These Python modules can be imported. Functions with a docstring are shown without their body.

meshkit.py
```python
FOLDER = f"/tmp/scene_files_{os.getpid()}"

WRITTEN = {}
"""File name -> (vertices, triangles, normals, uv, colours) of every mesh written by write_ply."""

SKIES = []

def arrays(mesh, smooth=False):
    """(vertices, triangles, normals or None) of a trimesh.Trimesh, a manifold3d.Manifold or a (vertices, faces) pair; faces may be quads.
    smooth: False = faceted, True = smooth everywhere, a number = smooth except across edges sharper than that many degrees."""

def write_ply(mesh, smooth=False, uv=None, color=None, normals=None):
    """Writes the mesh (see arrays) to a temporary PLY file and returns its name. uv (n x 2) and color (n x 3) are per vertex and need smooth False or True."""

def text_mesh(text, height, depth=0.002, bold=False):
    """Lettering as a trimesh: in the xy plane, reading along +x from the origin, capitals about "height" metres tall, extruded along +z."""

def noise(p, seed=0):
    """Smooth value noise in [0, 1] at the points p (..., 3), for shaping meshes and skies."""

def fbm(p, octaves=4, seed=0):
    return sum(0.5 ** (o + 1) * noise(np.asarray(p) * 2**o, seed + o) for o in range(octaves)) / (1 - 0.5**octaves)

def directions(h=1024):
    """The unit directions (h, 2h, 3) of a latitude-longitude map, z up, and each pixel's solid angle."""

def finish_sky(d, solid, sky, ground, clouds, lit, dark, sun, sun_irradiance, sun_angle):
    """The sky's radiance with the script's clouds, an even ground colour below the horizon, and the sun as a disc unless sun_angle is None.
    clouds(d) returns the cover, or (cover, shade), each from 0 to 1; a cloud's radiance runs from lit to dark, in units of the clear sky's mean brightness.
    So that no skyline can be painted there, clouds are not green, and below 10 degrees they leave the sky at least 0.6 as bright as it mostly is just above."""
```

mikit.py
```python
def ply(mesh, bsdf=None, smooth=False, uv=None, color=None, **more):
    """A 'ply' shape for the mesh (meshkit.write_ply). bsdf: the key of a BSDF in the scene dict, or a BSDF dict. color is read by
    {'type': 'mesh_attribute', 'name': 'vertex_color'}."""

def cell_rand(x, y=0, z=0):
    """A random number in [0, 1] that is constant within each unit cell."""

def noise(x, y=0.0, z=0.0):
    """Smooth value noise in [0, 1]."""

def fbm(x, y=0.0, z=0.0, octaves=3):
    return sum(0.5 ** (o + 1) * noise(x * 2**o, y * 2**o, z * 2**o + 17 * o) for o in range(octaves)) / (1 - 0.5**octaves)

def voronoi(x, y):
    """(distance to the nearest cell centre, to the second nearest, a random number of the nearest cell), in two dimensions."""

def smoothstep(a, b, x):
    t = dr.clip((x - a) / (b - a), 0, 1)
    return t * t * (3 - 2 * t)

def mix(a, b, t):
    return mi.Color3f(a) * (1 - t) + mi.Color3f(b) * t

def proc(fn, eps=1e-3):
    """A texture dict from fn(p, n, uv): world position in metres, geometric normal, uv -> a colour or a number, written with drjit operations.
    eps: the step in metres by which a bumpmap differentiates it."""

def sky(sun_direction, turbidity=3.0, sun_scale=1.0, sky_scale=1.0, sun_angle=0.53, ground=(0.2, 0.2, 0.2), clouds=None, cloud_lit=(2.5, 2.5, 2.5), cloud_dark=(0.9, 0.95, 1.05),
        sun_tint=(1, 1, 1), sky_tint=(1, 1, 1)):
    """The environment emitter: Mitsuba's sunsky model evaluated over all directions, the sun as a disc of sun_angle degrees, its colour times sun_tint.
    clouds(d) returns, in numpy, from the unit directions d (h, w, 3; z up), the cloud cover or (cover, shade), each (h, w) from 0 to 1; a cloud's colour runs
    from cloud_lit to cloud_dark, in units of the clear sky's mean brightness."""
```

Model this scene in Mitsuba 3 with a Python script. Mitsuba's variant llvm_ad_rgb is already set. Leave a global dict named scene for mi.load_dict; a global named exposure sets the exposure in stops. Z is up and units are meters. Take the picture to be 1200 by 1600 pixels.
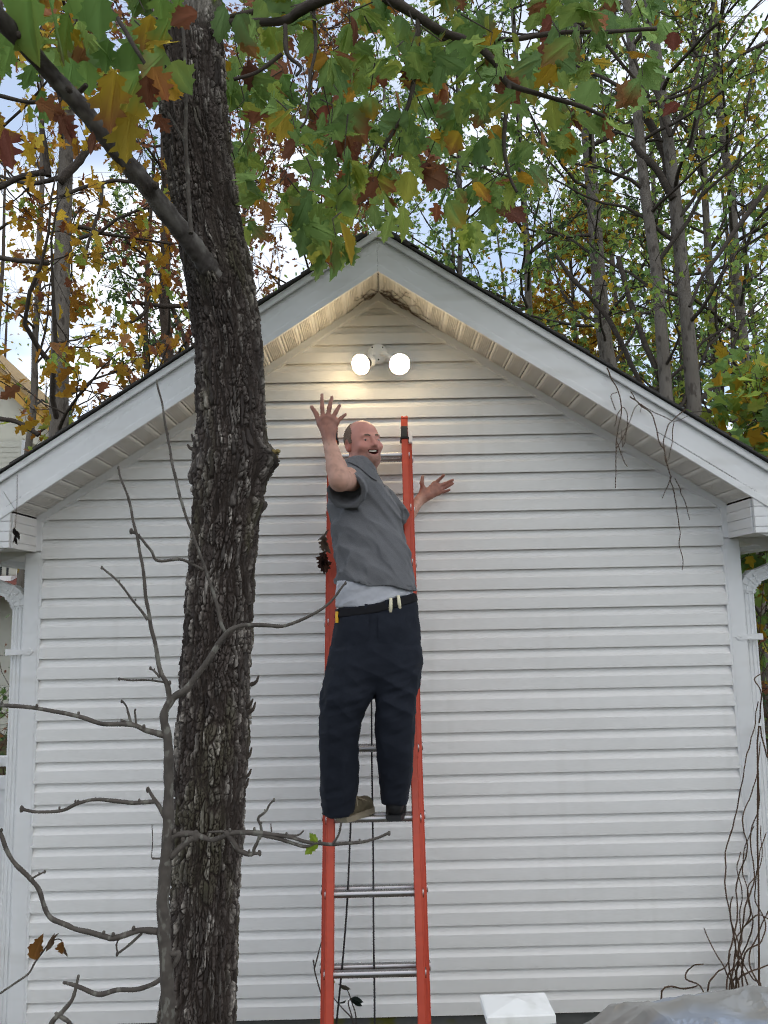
import math, random
import numpy as np, trimesh, manifold3d
import drjit as dr
import mitsuba as mi
import mikit, meshkit
from mikit import noise, fbm, smoothstep, mix, proc

# ---------------------------------------------------------------- camera, sky, exposure
T = mi.ScalarTransform4f
FPX = 1202.0                      # focal length in pixels of the 1200 x 1600 photograph
PITCH, ROLL, YAW = np.radians([7.353, -1.1926, 0.397])
CAM = np.array([0.0, 0.0, 2.40])  # the photographer stands on a low deck
FWD = np.array([math.sin(YAW)*math.cos(PITCH), math.cos(YAW)*math.cos(PITCH), math.sin(PITCH)])
_r0 = np.cross(FWD, [0, 0, 1]); _r0 /= np.linalg.norm(_r0); _u0 = np.cross(_r0, FWD)
RGT = _r0*math.cos(ROLL) + _u0*math.sin(ROLL)
UPV = _u0*math.cos(ROLL) - _r0*math.sin(ROLL)
scene = {'type': 'scene'}
scene['camera'] = {'type': 'perspective', 'fov': math.degrees(2*math.atan(600/FPX)), 'fov_axis': 'x', 'near_clip': 0.05, 'far_clip': 400.0,
                   'to_world': T().look_at(origin=CAM.tolist(), target=(CAM+FWD).tolist(), up=UPV.tolist())}

def clouds(d):
    q = d / np.maximum(d[..., 2:3], 0.08) * 0.9
    q = np.concatenate([q[..., :2], 0*q[..., :1]], -1)
    n = meshkit.fbm(q*1.1 + 3.7, 5, seed=4)
    c = np.clip((n-0.40)/0.22, 0, 1)
    return 0.30 + 0.62*c*c*(3-2*c), 0.25 + 0*c
scene['sky'] = mikit.sky([0.40, -0.80, 0.75], turbidity=3, sun_scale=0.05, sky_scale=1.0, sun_angle=70, ground=(0.16, 0.14, 0.11), clouds=clouds,
                         cloud_lit=(2.9, 3.0, 3.15), cloud_dark=(1.0, 1.05, 1.15))
exposure = 2.72

# ---------------------------------------------------------------- helpers
labels = {}
rng = np.random.default_rng(7)
def at(px, py, Y):
    """World point at distance Y into the yard along the sight line of a pixel of the photograph (survey helper)."""
    d = FWD + RGT*(px-600)/FPX + UPV*(800-py)/FPX
    return CAM + d*(Y/d[1])
def lab(key, label=None, cat=None, group=None, kind=None):
    e = labels.setdefault(key, {})
    for k, v in (('label', label), ('category', cat), ('group', group), ('kind', kind)):
        if v: e[k] = v
def numbered(key):
    if key not in scene: return key
    i = 1
    while f'{key}_{i:03d}' in scene: i += 1
    return f'{key}_{i:03d}'
_cnt = {}
def add(key, mesh, bsdf, smooth=False, color=None, number=True, **more):
    if number:
        n = _cnt.get(key, 0); _cnt[key] = n+1
        if n: key = f'{key}_{n:03d}'
    scene[key] = mikit.ply(mesh, bsdf, smooth=smooth, color=color, **more)
    return key
class MB:
    """Collects vertices, triangles and vertex colours of one mesh."""
    def __init__(s): s.v, s.f, s.c, s.n = [], [], [], 0
    def put(s, v, f, c=None):
        v = np.asarray(v, float); f = np.asarray(f, int)
        if f.shape[1] == 4: f = np.vstack([f[:, [0, 1, 2]], f[:, [0, 2, 3]]])
        s.v.append(v); s.f.append(f+s.n); s.n += len(v)
        s.c.append(np.broadcast_to(np.asarray((1, 1, 1) if c is None else c, float), (len(v), 3)))
        return s
    def get(s): return np.vstack(s.v), np.vstack(s.f)
    def col(s): return np.vstack(s.c)
def box(c, e, R=None, ch=0.0):
    """Box with centre c, full extents e, optional chamfer."""
    e = np.asarray(e, float)/2
    if ch > 0:
        pts = []
        for sx in (-1, 1):
            for sy in (-1, 1):
                for sz in (-1, 1):
                    p = e*np.array([sx, sy, sz])
                    for k in range(3):
                        q = p - ch*np.array([sx, sy, sz]); q[k] = p[k]; pts.append(q)
        m = manifold3d.Manifold.hull_points(np.array(pts)).to_mesh()
        v, f = np.array(m.vert_properties[:, :3], float), np.array(m.tri_verts)
    else:
        m = trimesh.creation.box(extents=2*e); v, f = np.array(m.vertices), np.array(m.faces)
    if R is not None: v = v @ np.asarray(R).T
    return v+np.asarray(c, float), f
def frames(p):
    p = np.asarray(p, float)
    t = np.gradient(p, axis=0); t /= np.linalg.norm(t, axis=1, keepdims=True)+1e-12
    a = np.zeros_like(t)
    h = np.array([0, 0, 1.0]) if abs(t[0, 2]) < 0.9 else np.array([1.0, 0, 0])
    a0 = np.cross(t[0], h); a0 /= np.linalg.norm(a0); a[0] = a0
    for i in range(1, len(p)):
        b = a[i-1]-t[i]*np.dot(a[i-1], t[i]); a[i] = b/(np.linalg.norm(b)+1e-12)
    return t, a, np.cross(t, a)
def smooth_path(p, n):
    """Catmull-Rom resampling of a polyline with columns x, y, z, radius."""
    p = np.asarray(p, float)
    if len(p) == 2: return p[0]+(p[1]-p[0])*np.linspace(0, 1, n+1)[:, None]
    q = np.vstack([2*p[0]-p[1], p, 2*p[-1]-p[-2]]); out = []
    for i in range(1, len(q)-2):
        t = np.linspace(0, 1, n, endpoint=False)[:, None]
        out.append(0.5*(2*q[i]+(q[i+1]-q[i-1])*t+(2*q[i-1]-5*q[i]+4*q[i+1]-q[i+2])*t**2+(3*q[i]-q[i-1]-3*q[i+1]+q[i+2])*t**3))
    out.append(p[-1:]); o = np.vstack(out)
    if o.shape[1] > 3: o[:, 3] = np.maximum(o[:, 3], p[:, 3].min()*0.8)
    return o
def tube(p, r, sides=8, cap=True):
    p = np.asarray(p, float); r = np.broadcast_to(np.asarray(r, float), (len(p),))
    t, a, b = frames(p)
    ang = np.arange(sides)*2*np.pi/sides
    v = p[:, None]+r[:, None, None]*(np.cos(ang)[None, :, None]*a[:, None]+np.sin(ang)[None, :, None]*b[:, None])
    v = v.reshape(-1, 3); n = len(p)
    i, j = np.meshgrid(np.arange(n-1), np.arange(sides), indexing='ij')
    q = np.stack([i*sides+j, i*sides+(j+1) % sides, (i+1)*sides+(j+1) % sides, (i+1)*sides+j], -1).reshape(-1, 4)
    f = np.vstack([q[:, [0, 1, 2]], q[:, [0, 2, 3]]])
    if cap:
        k = len(v); v = np.vstack([v, p[:1], p[-1:]]); jj = np.arange(sides)
        f = np.vstack([f, np.stack([jj*0+k, (jj+1) % sides, jj], 1), np.stack([jj*0+k+1, (n-1)*sides+jj, (n-1)*sides+(jj+1) % sides], 1)])
    return v, f
def extrude_x(prof, x0, x1):
    """Closed profile [(y, z)] swept from x0 to x1 (numbers or one value per profile point); counter-clockwise seen from +x."""
    pr = np.asarray(prof, float); n = len(pr)
    A = np.column_stack([np.broadcast_to(x0, n), pr]); B = np.column_stack([np.broadcast_to(x1, n), pr])
    i = np.arange(n); j = (i+1) % n
    f = [np.stack([i, j, j+n], 1), np.stack([i, j+n, i+n], 1)]
    import mapbox_earcut
    tri = mapbox_earcut.triangulate_float64(pr, np.array([n], np.uint32)).reshape(-1, 3).astype(int)
    f += [tri[:, ::-1], tri+n]
    f = np.vstack(f)
    m = trimesh.Trimesh(np.vstack([A, B]), f, process=False)
    if m.volume < 0: f = f[:, ::-1]
    return np.vstack([A, B]), f
def prism(poly, depth, M):
    """Polygon [(a, b)] extruded by depth, mapped by the 3 x 4 matrix M (columns: a axis, b axis, depth axis, origin)."""
    v, f = extrude_x(poly, 0.0, depth)
    M = np.asarray(M, float)
    w = v[:, 1:2]*M[0]+v[:, 2:3]*M[1]+v[:, 0:1]*M[2]+M[3]
    if np.dot(np.cross(M[0], M[1]), M[2]) < 0: f = f[:, ::-1]
    return w, f
def rough(p, amp, seed=0, scale=18.0):
    """Small irregular wander of a path."""
    p = np.array(p, float)
    for k in range(3): p[:, k] += amp*(meshkit.noise(np.column_stack([p[:, :3]*scale])+k*31.7, seed)-0.5)*2
    return p

# ---------------------------------------------------------------- materials
def two(d): return {'type': 'twosided', 'bsdf': d}
def pri(col, rough=0.5, spec=0.5, **k):
    c = {'type': 'rgb', 'value': list(col)} if not isinstance(col, dict) else col
    return {'type': 'principled', 'base_color': c, 'roughness': rough, 'specular': spec, **k}
VC = {'type': 'mesh_attribute', 'name': 'vertex_color'}
def vinyl(p, n, uv):
    s = fbm(p.x*1.3, p.y*1.3, p.z*9.0, 3)
    g = fbm(p.x*45, p.y*45, p.z*160, 2)
    drip = smoothstep(0.55, 0.9, noise(p.x*22, 0.0, p.z*1.2))*smoothstep(0.4, 0.75, noise(p.x*3, 1.0, p.z*2.3))
    low = 1-smoothstep(0.3, 0.75, p.z)
    c = mix((0.71, 0.705, 0.69), (0.65, 0.645, 0.625), s)
    c = mix(c, (0.52, 0.51, 0.47), 0.16*drip + 0.30*low*g)
    return c*(0.965+0.07*g)
scene['m_vinyl'] = two(pri(proc(vinyl), 0.42, 0.35))
def trimv(p, n, uv):
    s = fbm(p.x*5, p.y*5, p.z*5, 4)
    dirt = smoothstep(0.55, 0.85, fbm(p.x*2.2+9, p.y*2, p.z*14, 3))
    return mix((0.70, 0.71, 0.715), (0.60, 0.60, 0.585), s*0.7 + 0.6*dirt)
scene['m_trim'] = two(pri(proc(trimv), 0.38, 0.4))
scene['m_soffit'] = two(pri(proc(lambda p, n, uv: mix((0.68, 0.675, 0.65), (0.55, 0.53, 0.48), fbm(p.x*7, p.y*9, p.z*7, 3)*0.8)), 0.5, 0.3))
scene['m_dark'] = two(pri((0.02, 0.02, 0.02), 0.8, 0.2))
def shingle(p, n, uv):
    g = noise(p.x*260, p.y*260, p.z*260)
    return mix((0.035, 0.034, 0.034), (0.085, 0.08, 0.075), g)
scene['m_shingle'] = two(pri(proc(shingle), 0.9, 0.2))
def found(p, n, uv):
    g = fbm(p.x*30, p.y*30, p.z*30, 3)
    moss = smoothstep(0.52, 0.68, fbm(p.x*6+4, p.z*10, 2.0, 3))*smoothstep(-0.45, -0.2, p.x)*(1-smoothstep(0.25, 0.55, p.x))
    c = mix((0.075, 0.078, 0.075), (0.12, 0.12, 0.115), g)
    return mix(c, (0.10, 0.10, 0.02), moss)
scene['m_found'] = two(pri(proc(found), 0.9, 0.2))
def soil(p, n, uv):
    g = fbm(p.x*3, p.y*3, 0, 4); h = noise(p.x*40, p.y*40, 0)
    c = mix((0.055, 0.045, 0.03), (0.06, 0.075, 0.03), smoothstep(0.4, 0.6, g))
    return mix(c, (0.16, 0.09, 0.04), smoothstep(0.72, 0.9, h))
scene['m_soil'] = two(pri(proc(soil), 0.95, 0.1))
scene['m_bark'] = two(pri(VC, 0.85, 0.25))
scene['m_twig'] = two(pri(proc(lambda p, n, uv: mix(mix((0.035, 0.030, 0.026), (0.115, 0.10, 0.085), fbm(p.x*34, p.y*34, p.z*34, 4)), (0.17, 0.165, 0.14), 0.7*smoothstep(0.56, 0.7, fbm(p.x*70, p.y*70, p.z*30, 3)))), 0.8, 0.25))
scene['m_darktwig'] = two(pri(proc(lambda p, n, uv: mix((0.04, 0.032, 0.027), (0.09, 0.075, 0.062), fbm(p.x*30, p.y*30, p.z*45, 3))), 0.85, 0.2))
scene['m_vine'] = two(pri(proc(lambda p, n, uv: mix((0.05, 0.032, 0.022), (0.12, 0.08, 0.055), fbm(p.x*40, p.y*40, p.z*60, 3))), 0.85, 0.2))
scene['m_greybark'] = two(pri(proc(lambda p, n, uv: mix(mix((0.11, 0.095, 0.078), (0.19, 0.17, 0.15), fbm(p.x*14, p.y*14, p.z*5, 4)), (0.055, 0.045, 0.038), 0.8*smoothstep(0.55, 0.75, fbm(p.x*30, p.y*30, p.z*9, 3)))), 0.85, 0.2))
scene['m_brownbark'] = two(pri(proc(lambda p, n, uv: mix((0.045, 0.034, 0.027), (0.115, 0.09, 0.072), fbm(p.x*26, p.y*26, p.z*7, 4))), 0.9, 0.2))
scene['m_leaf'] = {'type': 'principledthin', 'base_color': VC, 'roughness': 0.5, 'diff_trans': 1.5, 'spec_trans': 0.0}
scene['m_orange'] = two(pri(proc(lambda p, n, uv: mix((0.50, 0.062, 0.026), (0.41, 0.048, 0.021), fbm(p.x*9, p.y*9, p.z*30, 3))), 0.42, 0.45))
scene['m_alu'] = two({'type': 'roughconductor', 'material': 'Al', 'alpha': 0.28, 'specular_reflectance': {'type': 'rgb', 'value': [0.62, 0.62, 0.63]}})
scene['m_black'] = two(pri((0.015, 0.015, 0.016), 0.55, 0.4))
scene['m_white'] = two(pri((0.78, 0.78, 0.76), 0.4, 0.4))
scene['m_cream'] = two(pri((0.72, 0.66, 0.47), 0.4, 0.4))
scene['m_yellow'] = two(pri((0.75, 0.42, 0.03), 0.4, 0.4))
# ================================================================ THE SETTING
gx, gy = np.meshgrid(np.concatenate([np.linspace(-200, -14, 14), np.linspace(-13, 13, 53), np.linspace(14, 200, 14)]), np.concatenate([np.linspace(-60, -3, 10), np.linspace(-2, 16, 37), np.linspace(17, 240, 22)]))
gz = 0.05*(meshkit.fbm(np.stack([gx*0.5, gy*0.5, 0*gx], -1), 3)-0.5) + np.where(gy > 12, 0.02*(gy-12), 0)
ny, nx = gx.shape
ii = (np.arange(ny-1)[:, None]*nx+np.arange(nx-1)[None]).ravel()
add('ground', (np.stack([gx, gy, gz], -1).reshape(-1, 3), np.stack([ii, ii+1, ii+nx+1, ii+nx], 1)), 'm_soil', smooth=True)
lab('ground', kind='structure')

# ================================================================ GARAGE (white vinyl gable end)
XC, WY, FY, BY = 0.022, 4.30, 3.965, 9.6        # centre line, wall plane, rake fascia plane, back wall
ZS, CH = 0.318, 0.10943                          # bottom of the siding, height of one course
HW, POST, SL = 1.905, 0.085, 0.660               # half width of the siding, corner post width, roof slope (tan)
ZA = 4.238                                       # soffit height at the ridge
def zsof(ax): return ZA-SL*ax
G = 'garage'
lab(G, 'white vinyl sided garage with a gable end, dark shingle roof and corner downspouts', 'garage')
# solid wall core (gable prism) and foundation
hwc = HW+POST+0.0
zc = ZA-SL*hwc-0.01
v, f = prism([(-hwc, 0.30), (hwc, 0.30), (hwc, zc), (0, ZA-0.012), (-hwc, zc)], BY-WY-0.02, [[1, 0, 0], [0, 0, 1], [0, 1, 0], [XC, WY+0.02, 0]])
WALL = add(G+'__wall', (v, f), 'm_vinyl')
add(G+'__foundation', box([XC, (WY+BY)/2+0.02, 0.14], [2*hwc-0.03, BY-WY, 0.33]), 'm_found')
# siding boards, Dutch lap profile: flat lower face, hollowed upper face, deep butt shadow
def board_profile(z, h, k):
    t = 0.0225+0.001*math.sin(k*2.4)
    y = WY+0.020
    pts = [(y, z+0.004), (WY-t+0.018, z+0.0105), (WY-t+0.0012, z+0.0005), (WY-t, z+0.002), (WY-t+0.0010, z+0.585*h), (WY-t+0.0050, z+0.625*h), (WY-t+0.0115, z+0.70*h), (WY-t+0.0160, z+0.80*h), (WY-t+0.0180, z+0.852*h), (WY-t+0.0215, z+0.870*h), (WY-t+0.0218, z+0.965*h), (WY+0.004, z+h+0.006), (y, z+h+0.006)]
    return pts
ztop = ZA-0.05
k = 0
while True:
    z = ZS+k*CH
    if z > ztop-0.03: break
    pr = board_profile(z, CH, k)
    wob = rng.normal(0, 0.0006)
    pr = [(a+wob, b) for a, b in pr]
    lim = np.array([min(HW-0.004, max((ZA-0.030-b)/SL, 0.012)) for a, b in pr])
    cuts = [(-lim, lim)]
    if k == 8: cuts = [(-lim, np.full(len(pr), 1.155)), (np.full(len(pr), 1.125), lim)]
    elif k in (3, 13, 18): xs = {3: -0.75, 13: 1.42, 18: 0.95}[k]; cuts = [(-lim, np.full(len(pr), xs+0.02)), (np.full(len(pr), xs-0.02), lim)]
    for q, (a, b) in enumerate(cuts):
        pq = [(u+(0.0022 if q else 0), w) for u, w in pr]
        add(WALL+'__siding_board', extrude_x(pq, XC+a, XC+b), 'm_vinyl')
    k += 1
NC = k
# corner posts, inner channel lip, short frieze pieces under the rake
ZB = 2.765
for s in (-1, 1):
    xo = XC+s*(HW+POST/2)
    m = MB(); m.put(*box([xo, WY-0.008, (0.30+ZB)/2], [POST, 0.03, ZB-0.30], ch=0.003))
    m.put(*box([XC+s*(HW-0.006), WY-0.0125, (0.30+ZB)/2], [0.011, 0.021, ZB-0.304]))
    m.put(*box([XC+s*(HW+POST-0.012), WY+0.05, (0.30+ZB)/2], [0.024, 0.086, ZB-0.306], ch=0.003))
    add(G+'__corner_post', m.get(), 'm_trim')
    zt = zsof(HW)
    add(G+'__frieze_trim', box([XC+s*(HW+0.012), WY-0.010, (ZB+zt)/2+0.002], [0.036, 0.034, zt-ZB-0.004], ch=0.002), 'm_trim')
    # gable trim following the rake on the wall
    P = np.array([[0, 0, ZA], [s*(HW+0.03), 0, zsof(HW+0.03)]]); d = P[1]-P[0]; L = np.linalg.norm(d); d /= L
    nrm = np.array([d[2]*s, 0, -d[0]*s]); nrm = nrm if nrm[2] < 0 else -nrm
    m = MB()
    for (w0, w1, y0, y1) in ((0.0, 0.040, WY-0.030, WY+0.015), (0.0405, 0.046, WY-0.022, WY+0.010)):
        c0 = [XC, 0, ZA]
        m.put(*prism([(0 if w0 == 0 else w0*SL*0+0.0, w0), (L, w0), (L, w1), (w1*0.66, w1)], y1-y0, [d, nrm, [0, 1, 0], [XC, y0, ZA]]))
    add(G+'__gable_trim', m.get(), 'm_trim')
# soffit: vented panels from the fascia back to the wall
depth = WY-FY-0.012
SLEN = (HW+0.035)*math.hypot(1, SL)
PW = 0.1065
for s in (-1, 1):
    d = np.array([s, 0, -SL])/math.hypot(1, SL); up = np.array([s*SL, 0, 1])/math.hypot(1, SL)
    add(G+'__soffit', prism([(0, 0.012), (SLEN, 0.012), (SLEN, 0.03), (0, 0.03)], WY-FY-0.004, [d, up, [0, 1, 0], [XC, FY+0.002, ZA]]), 'm_dark')
    SOF = G+'__soffit' if s < 0 else G+'__soffit_001'
    a = 0.004
    while a < SLEN-0.02:
        b = min(a+PW-0.004, SLEN)
        pts = [(a, 0.012), (a, -0.001), (a+0.010, -0.0045), (a+0.016, -0.0045), (a+0.019, 0.0005)]
        x = a+0.024
        while x+0.0095 < b-0.012:
            pts += [(x, 0.0), (x+0.0008, -0.0030), (x+0.0060, -0.0030), (x+0.0066, 0.0075), (x+0.0092, 0.0075)]; x += 0.0102
        pts += [(b-0.010, 0.0), (b-0.006, -0.002), (b, 0.004), (b, 0.012)]
        add(SOF+'__soffit_panel', prism(pts[::-1], depth-0.004, [d, up, [0, 1, 0], [XC, FY+0.010, ZA]]), 'm_soffit')
        a += PW
# rake fascia boards (two lengths a side), drip edge and roof
RX = 2.42
RL = RX*math.hypot(1, SL)
def rake(s, profile, l0, l1, mat, key, peak=True):
    """Profile [(y, w)] (w across the slope, up) swept along the rake from l0 to l1, mitred at the ridge."""
    d = np.array([s, 0, -SL])/math.hypot(1, SL); up = np.array([s*SL, 0, 1])/math.hypot(1, SL)
    pr = np.array(profile, float)
    start = np.full(len(pr), l0)
    if peak: start = -pr[:, 1]*SL*1.0 + 0.0006       # mitre: x = 0 plane
    v, f = extrude_x(pr, start, l1)
    w = np.array([XC, 0, ZA])+v[:, 0:1]*d+v[:, 2:3]*up+np.stack([0*v[:, 1], v[:, 1], 0*v[:, 1]], 1)
    if s < 0: f = f[:, ::-1]
    m = trimesh.Trimesh(w, f, process=False)
    if m.volume < 0: f = f[:, ::-1]
    return add(key, (w, f), mat)
FH = 0.150
fprof = [(FY+0.022, -0.006), (FY+0.004, -0.012), (FY-0.0035, -0.010), (FY-0.0035, 0.022), (FY-0.0005, 0.0245), (FY-0.0005, 0.092), (FY+0.0005, 0.0935), (FY+0.0005, FH), (FY+0.022, FH)]
for s, cutl in ((-1, 2.235), (1, 1.73)):
    rake(s, fprof, 0, cutl, 'm_trim', G+'__rake_fascia')
    pr2 = [(y+0.0025, w) for y, w in fprof]
    rake(s, pr2, cutl-0.03, RL, 'm_trim', G+'__rake_fascia', peak=False)
    rake(s, [(FY-0.010, FH+0.002), (FY-0.016, FH-0.004), (FY-0.020, FH+0.001), (FY-0.020, FH+0.032), (FY+0.03, FH+0.036), (FY+0.03, FH+0.002)], 0, RL, 'm_trim', G+'__drip_edge')
    # roof deck
    rake(s, [(FY+0.034, FH-0.02), (FY+0.034, FH+0.030), (BY+0.3, FH+0.030), (BY+0.3, FH-0.02)], 0, RL, 'm_found', G+'__roof')
    ROOF = G+'__roof' if s < 0 else G+'__roof_001'
    d = np.array([s, 0, -SL])/math.hypot(1, SL); up = np.array([s*SL, 0, 1])/math.hypot(1, SL)
    a = -0.06; row = 0
    st = MB()
    while a < RL:
        b = min(a+0.145, RL+0.02)
        y = FY-0.034-rng.uniform(0, 0.012)
        prw = [(a, FH+0.038), (b, FH+0.038), (b, FH+0.052), (a, FH+0.043)]
        v, f = prism(prw, 0.30+rng.uniform(-0.05, 0.05), [d, up, [0, 1, 0], [XC, y, ZA]])
        add(ROOF+'__shingle', (v, f), 'm_shingle')
        st.put(*prism(prw, BY+0.3-FY-0.28, [d, up*1.0, [0, 1, 0], [XC, FY+0.28, ZA-0.001]]))
        a += 0.14; row += 1
    st = add(ROOF+'__shingle_field', st.get(), 'm_shingle'); lab(st, kind='stuff')
# ridge cap
m = MB()
for s in (-1, 1):
    d = np.array([s, 0, -SL])/math.hypot(1, SL); up = np.array([s*SL, 0, 1])/math.hypot(1, SL)
    m.put(*prism([(-0.04, FH+0.046), (0.13, FH+0.054), (0.13, FH+0.060), (-0.04, FH+0.060)], BY+0.3-FY+0.03, [d, up, [0, 1, 0], [XC, FY-0.036, ZA]]))
add(G+'__ridge_cap', m.get(), 'm_shingle')
# boxed eaves at both corners, faced with panels, and the eave soffit and gutter running back
for s in (-1, 1):
    x0, x1 = XC+s*(HW+0.031), XC+s*2.40
    xm, wd = (x0+x1)/2, abs(x1-x0)
    zt = zsof(HW+0.03)
    core = G+'__eave_box'
    pz = [(0, ZB+0.004), (wd-0.01, ZB+0.004), (wd-0.01, min(zt, zsof(2.4))-0.02), (0.0, zt-0.012)]
    v, f = prism(pz, WY-FY-0.035, [[s, 0, 0], [0, 0, 1], [0, 1, 0], [x0+s*0.006, FY+0.028, 0]])
    core = add(core, (v, f), 'm_trim')
    # front and inner side panels (each a lapped strip)
    for q, (z0, z1) in enumerate(((ZB, ZB+0.032), (ZB+0.034, ZB+0.085), (ZB+0.087, ZB+0.138), (ZB+0.140, ZB+0.215))):
        l1 = min(wd, (ZA-z1-0.004)/SL-abs(x0-XC)+0.10)
        if l1 > 0.05:
            zz = min(z1, zt-0.002)
            add(core+'__face_panel', box([x0+s*l1/2, FY+0.016-0.0015*(q % 2), (z0+zz)/2], [l1, 0.018, zz-z0], ch=0.0015), 'm_trim')
        zz = min(z1, zt-0.012)
        add(core+'__side_panel', box([x0, (FY+WY)/2+0.008, (z0+zz)/2], [0.014-0.002*(q % 2), WY-FY-0.046, zz-z0], ch=0.0015), 'm_trim')
    add(G+'__eave_soffit', box([(XC+s*(HW+POST+0.004)+x1)/2, (WY+BY)/2+0.03, ZB+0.02], [abs(x1-(XC+s*(HW+POST+0.004))), BY-WY+0.06, 0.02]), 'm_soffit')
    gp = [(0, 0), (0.06, -0.01), (0.115, 0.05), (0.115, 0.10), (0.105, 0.10), (0.10, 0.055), (0.055, 0.005), (0.01, 0.01), (0.01, 0.10), (0, 0.10)]
    add(G+'__gutter', prism(gp, BY-FY, [[s, 0, 0], [0, 0, 1], [0, 1, 0], [x1+s*0.004, FY+0.03, ZB-0.02]]), 'm_trim')
    # side wall siding boards seen edge on past the corner: one lapped sheet
    mm = MB()
    for k in range(23):
        z = ZS+k*CH
        pr = [(0, z), (0.014, z), (0.012, z+0.6*CH), (0.003, z+CH), (0, z+CH)]
        mm.put(*prism(pr, BY-WY-0.1, [[s, 0, 0], [0, 0, 1], [0, 1, 0], [XC+s*(hwc-0.001), WY+0.095, 0]]))
    q = add(G+'__side_siding', mm.get(), 'm_vinyl'); lab(q, kind='stuff')
# downspouts: ribbed pipe down the side wall beside the corner post, elbow up to the gutter, strap on the post
def ribbed(path, w, dpt, key, mat, ribs=3):
    """Rectangular ribbed pipe along a path lying in a plane of constant y."""
    p = np.asarray(path, float); t = np.gradient(p, axis=0); t /= np.linalg.norm(t, axis=1, keepdims=True)
    sect = []
    nb = 2*ribs+1
    for i in range(nb):
        u0, u1 = -w/2+w*i/nb, -w/2+w*(i+1)/nb
        y = -dpt/2+(0.0045 if i % 2 else 0)
        sect += [(u0+0.001, y), (u1-0.001, y)]
    sect += [(w/2, dpt/2), (-w/2, dpt/2)]
    sect = np.array(sect); n = len(sect)
    side = np.stack([t[:, 2], 0*t[:, 0], -t[:, 0]], 1)
    v = p[:, None]+sect[None, :, :1]*side[:, None]+sect[None, :, 1:]*np.array([0, 1, 0])
    i, j = np.meshgrid(np.arange(len(p)-1), np.arange(n), indexing='ij')
    q = np.stack([i*n+j, i*n+(j+1) % n, (i+1)*n+(j+1) % n, (i+1)*n+j], -1).reshape(-1, 4)
    return add(key, (v.reshape(-1, 3), q), mat)
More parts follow.
